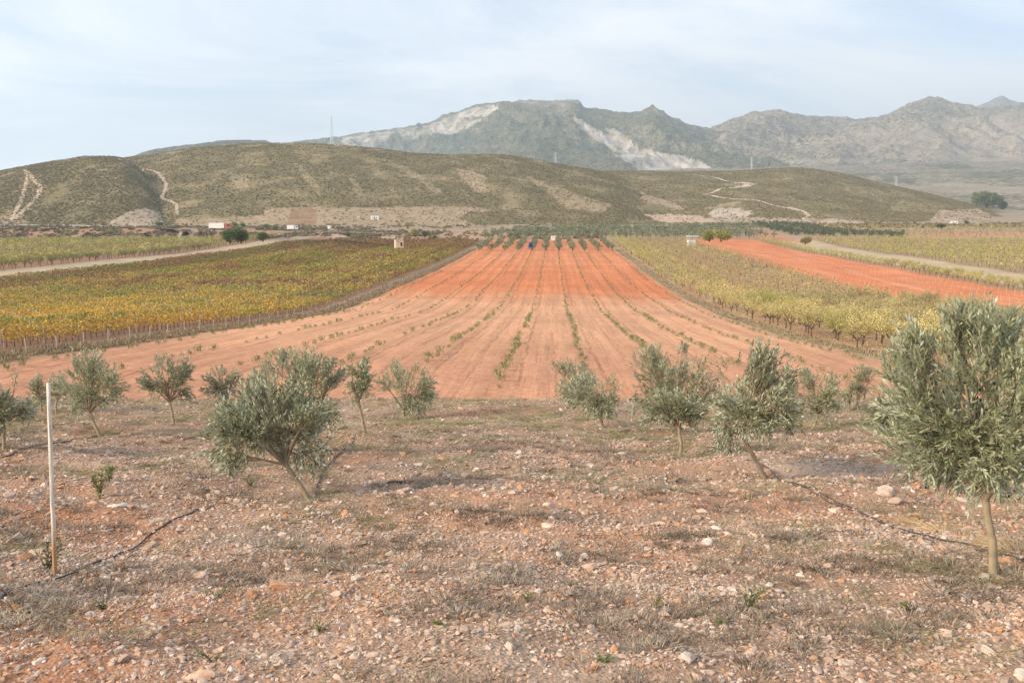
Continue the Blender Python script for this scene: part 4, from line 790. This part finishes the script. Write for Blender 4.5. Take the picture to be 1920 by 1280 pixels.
# left orchard behind the vineyard
x, y, s = grid_orchard(-372, -191, 6.0, 330, 700, 5.4, .5); fr = (s > -193) & (y < 560)
for a_, b_ in zip(x[fr], y[fr]): almond(a_, b_, 'l', random.uniform(1.15, 1.45), 'almond tree in the front row of the orchard left of the vineyard road', 'front almond trees left of the vineyard')
k = ~fr; far_trees('far_almond_trees', x[k], y[k], rng.choice(['l', 'l', 'l', 'g'], int(k.sum())), rng.uniform(1.2, 1.55, int(k.sum())), 'dense almond orchard behind the vineyard road at left', 30, 1.25)
# ---- far olive trees
M_ofar = mat_leaf('olive_leaf_far', (.225, .245, .14), var=.35, trans=.1)
def far_olive(i):
    r = np.random.default_rng(700 + i); n = 210; a = rnd(n, r) * r.random((n, 1)) ** .4; c = a * np.array((1.35, 1.35, 1.05)) + np.array((0, 0, 1.75)) + .25 * np.sin(a * 5 + i); v, f = rand_quads(c, r.uniform(.25, .55, n), r)
    tb = MB().tube([(0, 0, -.1), (.05, 0, .6), (0, 0, 1.4)], [.16, .12, .09], 6, False); return npmesh('olive_crown_far', v, f, M_ofar), tb.mesh('trunk', M_barkd)
FO = [far_olive(i) for i in range(5)]
def place_olive(x, y, sc, label, group):
    o = empty('olive_tree', (x, y, Tn(x, y)), random.uniform(0, 6.28), label, 'olive tree', group); o.scale = (sc, sc, sc); c, t = random.choice(FO); link('crown', c, o); link('trunk', t, o)
for k in range(-6, 5):
    for d in np.arange(520, 650, 14.5):
        y = d + random.uniform(-2, 2); place_olive(2.9 + 7 * k + ROW * y + random.uniform(-.5, .5), y, random.uniform(1.2, 1.55), 'olive tree in the ' + ordn[k + 6] + ' row from left at the red field end', 'olive trees of the ' + ordn[k + 6] + ' row at the far end of the red field')
cnt = 0
for y in np.arange(662, 850, 10.5):
    for x in np.arange(-40, 225, 8.2):
        xx = x + (y - 662) * .5 + random.uniform(-.8, .8); px_, py_ = topix(xx, y, Tn(xx, y)); 
        if xx > 175 or random.random() < .08 or (835 < px_ < 905 and py_ > 436) or cnt > 189: continue
        cnt += 1; place_olive(xx, y + random.uniform(-1, 1), random.uniform(1.3, 1.75), 'olive tree in the ' + ordn[int((y - 662) / 10.5)] + ' cross row of the grove behind the red field', 'olive trees of the ' + ordn[int((y - 662) / 10.5)] + ' grove row')
gx2, gy2 = [], []
for y in np.arange(662 + 10.5 * 8, 850, 10.5):
    for x in np.arange(-40, 225, 8.2):
        xx = x + (y - 662) * .5
        if xx < 190: gx2.append(xx + random.uniform(-.8, .8)); gy2.append(y + random.uniform(-1, 1))
gx2 = np.array(gx2); gy2 = np.array(gy2); far_trees('far_olive_trees', gx2, gy2, None, rng.uniform(1.4, 1.8, len(gx2)), 'farthest rows of the silvery olive grove below the hill', 26, 1.2, np.tile((.19, .21, .125), (len(gx2), 1)), .4, 2.6, 'olive trees', (.4, .8))
xs, ys = [], []
for px_, py_ in [(random.uniform(1405, 1760), random.uniform(416, 448)) for _ in range(2600)]:
    if inpoly(np.array([px_]), np.array([py_]), [(1408, 419), (1500, 420), (1560, 433), (1700, 440), (1690, 447), (1480, 441), (1430, 428)])[0]: h = hit(px_, py_); xs.append(h.x); ys.append(h.y)
far_trees('far_olive_trees', np.array(xs[:420]), np.array(ys[:420]), None, rng.uniform(1.0, 1.5, len(xs[:420])), 'dense dark green olive plantation at right below the hill', 18, 1.4, np.tile((.125, .155, .085), (len(xs[:420]), 1)), .3, 2.8, 'olive trees', (.5, 1.0))
# stakes in the bright red strip
stk = MB().box((0, 0, .55), (.045, .045, 1.2)).mesh('stake', mat_plain('stake_white', (.62, .50, .40), .15, 3, .7))
x, y, s = grid_orchard(92, 129, 6.0, 175, 560, 4.6, .15); o_ = np.argsort(y)
SR = lambda i: ordn[int(np.clip(round((s[i] - 92) / 6), 0, 8))]
for i in o_[:290]: tag(link('stake', stk, None, (x[i], y[i], Tn(x[i], y[i])), (0, 0, random.random())), 'white stake in the ' + SR(i) + ' line of the red strip counted from the orchard', 'stake', 'white stakes of the ' + SR(i) + ' line')
sm = MB()
for i in o_[290:]: sm.box((x[i], y[i], Tn(x[i], y[i]) + .62), (.05, .05, 1.2))
if sm.v: tag(sm.build('far_stakes', bpy.data.materials['stake_white']), 'far white stakes at the end of the red strip', 'stakes', kind='stuff')

# ------------------------------------------------------------------ scrub on the hills and banks
def bush_mesh(i):
    r = np.random.default_rng(800 + i); n = 46; a = rnd(n, r) * r.random((n, 1)) ** .33; a[:, 2] = np.abs(a[:, 2]) * .75; v, f = rand_quads(a, r.uniform(.45, .8, n), r); return npmesh('scrub_bush', v, f, M_weed)
bt = [bpy.data.objects.new('scrub_bush', bush_mesh(i)) for i in range(5)]
bx_, by_, bz_, bs_, bc_ = [], [], [], [], []
for h, pol, n in ((hillC, polyC, 22000), (hillA, polyA, 66000), (hillB, polyB, 44000)):
    u_ = rng.uniform(max(h.us[0], -.56), min(h.us[-1], .56), n); t_ = rng.random(n) * 1.02; y0_ = h.y0(u_) if callable(h.y0) else h.y0; y_ = y0_ + (h.yr - y0_) * t_; z_ = h.z(u_, y_); x_ = u_ * y_
    px_, py_ = topix(x_, y_, z_); keep = (z_ > T(x_, y_)) & (fbm(x_ / 40, y_ / 64, 105, 4) + rng.normal(0, .35, n) > -.35)
    for pl, _, kk in pol: keep &= ~(inpoly(px_, py_, pl) & (rng.random(n) < kk * .86))
    bx_.append(x_[keep]); by_.append(y_[keep]); bz_.append(z_[keep]); m = int(keep.sum()); bs_.append(rng.uniform(.35, .95, m)); bc_.append(np.array([(.215, .185, .095), (.25, .205, .115), (.18, .165, .08), (.30, .24, .14)])[rng.integers(0, 4, m)])
def low(n, x0, x1, y0, y1, thr, seed, s0, s1, cols):
    x_ = rng.uniform(x0, x1, n); y_ = rng.uniform(y0, y1, n); px_, py_ = topix(x_, y_, T(x_, y_)); keep = (fbm(x_ / 22, y_ / 14, seed, 3) > thr) & inview(x_, y_) & ~((px_ > 326) & (px_ < 372) & (py_ > 431)); x_, y_ = x_[keep], y_[keep]; m = len(x_)
    bx_.append(x_); by_.append(y_); bz_.append(T(x_, y_)); bs_.append(rng.uniform(s0, s1, m)); bc_.append(np.array(cols)[rng.integers(0, len(cols), m)])
BC = [(.26, .215, .12), (.20, .18, .09), (.32, .25, .15), (.23, .165, .12)]
low(5200, -460, -110, 705, 800, .0, 901, .7, 1.8, BC); low(2200, -460, -60, 690, 760, .15, 903, 1.0, 2.4, BC); low(3000, -460, 480, 800, 900, .15, 905, .6, 1.6, BC); low(900, -120, 60, 655, 760, .1, 907, .8, 2.0, BC); low(1600, 150, 480, 820, 930, .1, 909, .8, 2.0, BC)
n = sum(map(len, bx_)); bs = np.concatenate(bs_)
bo = gn_scatter('scrub', np.stack([np.concatenate(bx_), np.concatenate(by_), np.concatenate(bz_)], 1), bs[:, None] * rng.uniform(.8, 1.3, (n, 3)), np.stack([np.zeros(n), np.zeros(n), rng.uniform(0, 6.28, n)], 1), np.concatenate(bc_) * rng.uniform(.8, 1.2, (n, 1)), rng.integers(0, 5, n), bt)
tag(bo, 'low scrub bushes covering the hills and banks', 'scrub', kind='stuff')
# ------------------------------------------------------------------ single trees
def leafy_tree(px, py, wpx, hpx, col, label, seed, name='broadleaf_tree', surfs=SURF, dist=None, trunk=.10, cat='tree', n=1500):
    B = hit(px, py, surfs)
    r = np.random.default_rng(seed); mpp = B.y * 1.0 / FPX; W, H = wpx * mpp, hpx * mpp; o = empty(name, B, 0, label, cat); k = 9
    lc = rnd(k, r) * np.array((W * .27, W * .27, H * .26)) + np.array((0, 0, H * .52)); lr = r.uniform(.24, .36, k); li = r.integers(0, k, n); a = rnd(n, r) * r.random((n, 1)) ** .3; c = lc[li] + a * lr[li][:, None] * np.array((W, W, H * .95)); c[:, 2] = np.maximum(c[:, 2], H * .05)
    v, f = rand_quads(c, r.uniform(.045, .085, n) * W, r); cc = np.array(col)[None] * r.uniform(.75, 1.3, (k, 1))[li]; link('crown', npmesh('crown', v, f, M_alm, False, np.repeat(cc, 4, 0)), o)
    mb = MB(); tw = max(.05 * W, .08); mb.tube([(0, 0, -.3), (0, 0, H * trunk), (0, 0, H * .5)], [tw, tw * .8, tw * .5], 7, False)
    for q in lc[:5]: mb.tube([(0, 0, H * trunk), Vector(q)], [tw * .6, tw * .2], 5, False)
    mb.build('trunk', M_barkd, o); return o
G1 = (.15, .20, .065); G2 = (.105, .145, .055)
leafy_tree(432, 455, 34, 26, G2, 'dark green tree at the left of the clump below the road', 31); leafy_tree(452, 455, 32, 30, G1, 'tall green tree in the middle of the clump below the road', 32); leafy_tree(446, 453, 40, 27, G1, 'broad green tree at the back of the clump below the road', 33); leafy_tree(493, 452, 26, 17, G1, 'round green tree right of the clump below the road', 34)
leafy_tree(441, 427, 13, 11, G1, 'small green roadside tree just right of the red trailer', 35); leafy_tree(456, 427, 12, 11, G1, 'second small green tree right of the red trailer', 36); leafy_tree(500, 429, 12, 10, G1, 'small green tree at the roadside between the two trucks', 37); leafy_tree(516, 430, 12, 7, G1, 'low green shrub at the roadside left of the white van', 38)
leafy_tree(797, 445, 14, 13, G2, 'dark green tree beside the olive grove, right of the cream hut', 39); leafy_tree(653, 444, 9, 10, G2, 'small dark tree beside the road left of the cream hut', 40); leafy_tree(299, 423, 16, 7, G1, 'green shrub beside the road above the tunnel', 41)
leafy_tree(1850, 391, 54, 33, (.19, .22, .07), 'big round pine at the right end of the hill', 42, 'pine_tree', cat='pine tree', n=2600); leafy_tree(1880, 393, 24, 16, (.08, .11, .05), 'small dark pine right of the big round pine', 43, 'pine_tree', cat='pine tree'); leafy_tree(1765, 429, 18, 10, G2, 'round dark tree left of the white farmhouse', 44); leafy_tree(1811, 420, 8, 10, G2, 'narrow tree beside the white farmhouse', 45)
leafy_tree(1352, 452, 44, 26, (.33, .31, .11), 'yellow green bushy tree right of the metal booth', 46); leafy_tree(1330, 452, 30, 20, (.28, .28, .10), 'smaller yellow green tree next to the metal booth', 47); leafy_tree(1510, 457, 24, 15, (.24, .22, .10), 'brownish bush at the corner of the pale dirt strip', 48)
leafy_tree(690+88, 446, 16, 18, (.30, .28, .10), 'yellowish poplar beside the olive grove', 49); leafy_tree(680+90-5, 430, 12, 16, (.36, .31, .12), 'yellowish tree on the tan slope right of the white farmhouse', 50)
# ------------------------------------------------------------------ road, vehicles, buildings
M_asph = mat_plain('asphalt', (.16, .155, .15), .15, .5, .9); M_rail = mat_plain('galvanised', (.55, .56, .57), .12, 2, .5, .3); M_white = mat_plain('white_paint', (.78, .77, .74), .06, 2, .5); M_redp = mat_plain('red_paint', (.42, .13, .10), .1, 2, .5); M_tyre = mat_plain('tyre', (.03, .03, .03), .1, 4, .9); M_glass = mat_plain('dark_glass', (.03, .04, .05), .1, 2, .15)
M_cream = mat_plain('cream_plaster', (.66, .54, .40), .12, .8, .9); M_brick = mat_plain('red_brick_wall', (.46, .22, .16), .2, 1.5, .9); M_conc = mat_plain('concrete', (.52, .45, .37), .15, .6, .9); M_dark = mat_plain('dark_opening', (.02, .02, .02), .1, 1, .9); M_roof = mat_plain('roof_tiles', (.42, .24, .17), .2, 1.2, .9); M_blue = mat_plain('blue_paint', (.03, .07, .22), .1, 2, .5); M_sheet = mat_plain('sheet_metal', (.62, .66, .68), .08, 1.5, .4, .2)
rp = [(-40, 421), (60, 422), (180, 425), (300, 428), (400, 430), (500, 432), (600, 434), (700, 437), (800, 440)]
ribbon('road', rp, 9, M_asph, .25, SURF, 8, 0)
def rail(pts, label, off=-5.5):
    P = [hit(px, py, SURF) for px, py in pts]; o = empty('guard_rail', P[0], 0, label, 'guard rail'); Q = []
    for a, b in zip(P[:-1], P[1:]):
        k = max(2, int((b - a).length / 4))
        for j in range(k): q = a.lerp(b, j / k); q = q + Vector((0, off, 0)); q.z = Tn(q.x, q.y) ; Q.append(q - P[0])
    mb = MB()
    for a, b in zip(Q[:-1], Q[1:]): d = b - a; ln = d.length; mb.poly([a + Vector((0, 0, .45)), b + Vector((0, 0, .45)), b + Vector((0, 0, .95)), a + Vector((0, 0, .95))]); mb.poly([a + Vector((0, .06, .95)), b + Vector((0, .06, .95)), b + Vector((0, .06, .45)), a + Vector((0, .06, .45))])
    mb.build('beam', M_rail, o); pm_ = MB().box((0, .1, .35), (.15, .12, .9)).mesh('post', M_rail)
    for q in Q[::2]: link('post', pm_, o, q)
rail([(0, 421), (60, 422), (180, 425), (245, 427)], 'grey guard rail along the road at far left'); rail([(345, 429), (372, 430), (400, 430.5)], 'short pale guard rail just above the tunnel'); rail([(600, 434), (640, 435), (720, 438)], 'grey guard rail along the road right of the white van')
def wheelm(r, w):
    return MB().tube([(0, -w / 2, 0), (0, w / 2, 0)], r, 12).mesh('wheel', M_tyre)
def truck(px, py, lpx, label, trailer_mat, cab_mat, van=False):
    B = hit(px, py, SURF); L_ = lpx * B.y / FPX; B.z += .3; o = empty('van' if van else 'truck', B, R(-2), label, 'van' if van else 'truck'); h = L_ * (.24 if not van else .36); w_ = 2.5; wr = .5 if not van else .42
    tl = L_ * (.70 if not van else .66)
    t = MB().box((-L_ / 2 + tl / 2, 0, wr + .3 + h / 2), (tl, w_, h)).build('trailer' if not van else 'cargo_box', trailer_mat, o)
    MB().box((-L_ / 2 + tl / 2, 0, wr + .2), (tl * .96, w_ * .8, .25)).build('chassis', M_tyre, o)
    cl = L_ * .26; cx = L_ / 2 - cl / 2; c = MB(); z0 = wr + .05; ch = h * .95
    prof = [(-cl / 2, z0), (cl / 2, z0), (cl / 2, z0 + ch * .45), (cl / 2 - .12 * cl, z0 + ch), (-cl / 2, z0 + ch)]
    for sgn in (-1, 1):
        pts = [(cx + a, sgn * w_ / 2, b) for a, b in prof]; c.poly(pts if sgn < 0 else pts[::-1])
    for (a, b), (a2, b2) in zip(prof, prof[1:] + prof[:1]): c.poly([(cx + a, -w_ / 2, b), (cx + a, w_ / 2, b), (cx + a2, w_ / 2, b2), (cx + a2, -w_ / 2, b2)])
    cab = c.build('cab', cab_mat, o); MB().box((cx + cl * .1, -w_ / 2 - .004, z0 + ch * .68), (cl * .55, .02, ch * .3)).build('window', M_glass, cab)
    wm = wheelm(wr, .35)
    for wx in ((-.42, -.34, -.26, .12, .40) if not van else (-.3, .34)):
        for sgn in (-1, 1): link('wheel', wm, o, (wx * L_, sgn * (w_ / 2 - .15), wr))
truck(413, 431, 41, 'long white trailer truck with red front part on the road', M_white, M_redp); truck(549, 432.5, 20, 'white van driving on the road, right of the trailer truck', M_white, M_sheet, True)
B = hit(617, 435, SURF); o = empty('road_sign', B, 0, 'small white road sign on posts beside the road', 'road sign'); k = B.y / FPX
MB().box((0, 0, 9 * k), (5 * k, .15, 6 * k)).build('panel', M_white, o)
for sx_s in (-1, 1): MB().tube([(sx_s * 1.6 * k, .15, -.2), (sx_s * 1.6 * k, .15, 8 * k)], .08, 6).build('post', M_rail, o)
def hut(px, py, wpx, hpx, name, label, cat, wall, roof=None, windows=(), doors=(), annex=None, deep=.8, rz=R(18), gable=False):
    B = hit(px, py, SURF); k = B.y / FPX; W, H = wpx * k, hpx * k; D = W * deep; o = empty(name, B, rz, label, cat)
    wl = MB().box((0, 0, H / 2 - .3), (W, D, H + .6)).build('wall', wall, o)
    if gable:
        rf = MB(); e = .25; rh = W * .16; A = [(-W/2 - e, -D/2 - e, H + .02), (W/2 + e, -D/2 - e, H + .02), (W/2 + e, D/2 + e, H + .02), (-W/2 - e, D/2 + e, H + .02), (-W/2 - e, 0, H + rh), (W/2 + e, 0, H + rh)]
        for q in ((0, 1, 5, 4), (2, 3, 4, 5), (0, 4, 3), (1, 2, 5), (3, 2, 1, 0)): rf.poly([A[i] for i in q])
        rf.build('roof', roof, o)
    elif roof: MB().box((0, 0, H + .13), (W * 1.05, D * 1.05, .2)).build('roof', roof, o)
    for wx, wz, ww, wh in windows:
        q = MB().box((wx * W, -D / 2 - .02, wz * H), (ww * W, .1, wh * H)).build('window', M_dark, o); MB().box((wx * W, -D / 2 - .08, (wz - wh / 2) * H - .06), (ww * W * 1.2, .2, .1)).build('sill', wall, q)
    for wx, ww, wh in doors: MB().box((wx * W, -D / 2 - .02, wh * H / 2), (ww * W, .1, wh * H)).build('door', M_dark, o)
    if annex: ax, aw, ah, am = annex; MB().box((ax * W, .05 * D, ah * H / 2 - .2), (aw * W, D * .7, ah * H + .4)).build('annex', am, o)
    return o
hut(748, 461, 15, 10.5, 'field_hut', 'cream field hut with brick annex at the far end of the vineyard', 'hut', M_cream, M_conc, ((-.2, .8, .14, .12),), ((.22, .2, .62),), (.66, .42, .7, M_brick))
hut(703, 411, 15, 6, 'farmhouse', 'small white house on the tan slope above the road', 'house', M_white, M_white, ((-.2, .5, .1, .35), (.25, .5, .1, .35)), ((.0, .12, .7),), None, .5, 0)
hut(672, 410, 4, 4, 'shed', 'tiny white shed left of the small white house', 'shed', M_white, M_white, (), ((.0, .4, .6),), None, .9, 0)
hut(1037, 447, 8, 3.6, 'field_hut', 'small white hut in the olive grove', 'hut', M_white, M_white, ((-.2, .55, .16, .35), (.25, .55, .16, .35)), (), None, .7, 0)
hut(995, 461, 7, 4.6, 'water_tank', 'small blue tank hut among the olive trees', 'tank', M_blue, M_blue, (), ((.1, .3, .6),), None, .9, 0)
hut(1789, 422, 11, 8, 'farmhouse', 'white farmhouse with tiled roof below the hill at right', 'house', M_white, M_roof, ((-.25, .6, .12, .25), (.25, .6, .12, .25)), ((.0, .14, .5),), (-.7, .5, .55, M_white), .7, R(-10), True)
hut(1893, 388, 24, 4, 'warehouse', 'long pale warehouse roof far behind the pine at right', 'warehouse', M_white, M_sheet, ((-.3, .5, .08, .3), (.3, .5, .08, .3)), ((.0, .1, .6),), None, .5, 0)
for px_, lb in ((588, 'left one of two pale gate pillars above the brown field'), (592, 'right one of two pale gate pillars above the brown field')):
    B = hit(px_, 392, SURF); k = B.y / FPX; o = empty('gate_pillar', B, 0, lb, 'pillar'); MB().box((0, 0, 1.6 * k), (1.2 * k, 1.2 * k, 3.8 * k)).build('shaft', M_cream, o); MB().box((0, 0, 3.6 * k), (1.6 * k, 1.6 * k, .3 * k)).build('cap', M_conc, o)
# metal booth beside the almond orchard
B = hit(1296, 461); k = B.y / FPX; o = empty('metal_booth', B, R(12), 'white metal booth with flat overhanging roof beside the red strip', 'booth'); W, H = 13 * k, 19 * k
MB().box((0, 0, H * .27), (W, W * .8, H * .56)).build('wall', M_white, o); MB().box((W * .15, 0, H * .95), (W * 1.5, W * 1.2, H * .1)).build('roof', M_sheet, o)
for sx_s in (-1, 1):
    for sy_s in (-1, 1): MB().box((sx_s * W * .48, sy_s * W * .39, H * .45), (W * .06, W * .06, H * .92)).build('post', M_sheet, o)
MB().box((-W * .2, -W * .41, H * .25), (W * .25, .08, H * .42)).build('door', M_sheet, o)
# tunnel mouth under the road
B = hit(349, 442.5); k = 1.1 * B.y / FPX; o = empty('tunnel_mouth', B, 0, 'concrete tunnel mouth with round dark opening under the road', 'tunnel'); ro = 7.0 * k; W2, W1, H = 15 * k, 8.5 * k, 11 * k
outer = [(-W2, -1.5), (-W1, H), (W1, H), (W2, -1.5)]; arc = [(ro * math.cos(a), ro * math.sin(a) * 1.12) for a in np.linspace(math.pi, 0, 15)]; arc = [(-ro, -1.5)] + arc + [(ro, -1.5)]
fm = MB()
def outp(x, z):                               # matching point on the outer edge for each point of the arch
    a = math.atan2(max(z, 0) / H, x / W2) ; return None
nA = len(arc); op = []
for i in range(nA):
    t = i / (nA - 1) * 3; j = min(int(t), 2); f_ = t - j; op.append((outer[j][0] * (1 - f_) + outer[j+1][0] * f_, outer[j][1] * (1 - f_) + outer[j+1][1] * f_))
for i in range(nA - 1):
    fm.poly([(arc[i][0], -1.2, arc[i][1]), (arc[i+1][0], -1.2, arc[i+1][1]), (op[i+1][0], -1.2, op[i+1][1]), (op[i][0], -1.2, op[i][1])][::-1])
    fm.poly([(op[i][0], -1.2, op[i][1]), (op[i+1][0], -1.2, op[i+1][1]), (op[i+1][0], 6, op[i+1][1]), (op[i][0], 6, op[i][1])])
fm.build('portal', M_conc, o); br_ = MB()
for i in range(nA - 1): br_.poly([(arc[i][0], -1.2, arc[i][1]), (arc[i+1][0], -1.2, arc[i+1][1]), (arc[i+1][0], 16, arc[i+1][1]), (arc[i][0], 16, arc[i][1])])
br_.poly([(a, 16, b) for a, b in arc]); br_.build('barrel', M_conc, o); MB().box((0, 5, H * .4), (ro * 2.1, .3, H * 1.1)).build('painted_shade_wall', M_dark, o)  # near-black wall added inside the barrel, painting in the tunnel's inner shade
B2 = B + Vector((2.5 * k, -9, 0)); B2.z = Tn(B2.x, B2.y); o = empty('metal_gate', B2, 0, 'pale blue metal gate panels in front of the tunnel', 'gate'); Mgt = mat_plain('pale_blue_metal', (.42, .50, .60), .1, 2, .5)
for i in range(5):
    cx = (i - 2) * 3.2 * k; fr_ = MB().box((cx, 0, 1.0), (2.7 * k, .12, 1.7)).build('panel', Mgt, o)
    MB().box((cx - 1.45 * k, 0, .9), (.14, .16, 2.4)).build('post', M_rail, o)
# lattice masts
def mast(px, py, hpx, wpx, label, name='radio_mast', cat='mast', arms=False, far=None):
    B = hit(px, py, SURF)
    if far: u_, m_ = ray(px, py); B = Vector((u_ * far, far, m_ * far))
    k = B.y / FPX; H, W = hpx * k, wpx * k; o = empty(name, B, R(20), label, cat); t = .09 * W + .05; legs = ((-1, -1), (1, -1), (1, 1), (-1, 1))
    for a, b in legs: MB().tube([(a * W / 2, b * W / 2, -2), (a * W * .2, b * W * .2, H)], t, 4).build('leg', M_rail, o)
    br = MB(); n = 12
    for i in range(n):
        z0, z1 = H * i / n, H * (i + 1) / n; w0 = W * (.5 - .3 * i / n); w1 = W * (.5 - .3 * (i + 1) / n)
        for j in range(4):
            a, b = legs[j]; c, d = legs[(j + 1) % 4]; br.tube([(a * w0, b * w0, z0), (c * w1, d * w1, z1)], t * .5, 3, False)
    br.build('bracing', M_rail, o)
    if arms:
        for q in (.7, .82, .94): MB().box((0, 0, H * q), (W * 3.2, t * 2, t * 2)).build('crossarm', M_rail, o)
    else:
        for q in (.86, .97):
            for j in range(3): MB().box((W * .32 * math.cos(j * 2.1), W * .32 * math.sin(j * 2.1), H * q), (.5, .5, H * .05)).build('antenna', M_white, o)
mast(622, 270, 50, 4.0, 'tall lattice radio mast on top of the hill'); hut(632, 273, 7, 3, 'equipment_shed', 'small pale equipment shed at the foot of the radio mast', 'shed', M_conc, M_conc, (), ((.0, .2, .7),), None, .6, 0)
for px_, py_, hp, fr_, lb in ((1042, 306, 20, 1500, 'faint electricity pylon behind the middle of the hill ridge'), (1409, 318, 24, 1700, 'faint electricity pylon behind the right hand hill'), (1680, 350, 18, 1900, 'faint electricity pylon behind the right slope of the hill')): mast(px_, py_, hp, 3.0, lb, 'electricity_pylon', 'pylon', True, fr_)
# yellow tree guard at the orchard edge
B = hit(1675, 690); k = B.y / FPX; tag(MB().tube([(0, 0, -.1), (.02, 0, 15 * k), (0, 0, 31 * k)], [1.5 * k, 1.4 * k, 1.3 * k], 8).build('tree_guard', mat_plain('yellow_plastic', (.60, .46, .12), .1, 4, .6), None, loc=B), 'yellow upright tree guard at the edge of the almond orchard', 'tree guard')
# ------------------------------------------------------------------ haze
hz = NT('haze_air'); hz.t.nodes.remove(hz.b); pv = hz.n('ShaderNodeVolumePrincipled'); pv.inputs['Color'].default_value = (.74, .87, 1, 1); pv.inputs['Density'].default_value = 1.05e-4; pv.inputs['Anisotropy'].default_value = .1
pv.inputs['Density Attribute'].default_value = ''; hz.m.cycles.homogeneous_volume = True
hz.l(pv.outputs[0], hz.o.inputs['Volume'])
tag(MB().box((0, 6990, 640), (24000, 14020, 1330)).build('haze', hz.m), kind='stuff')
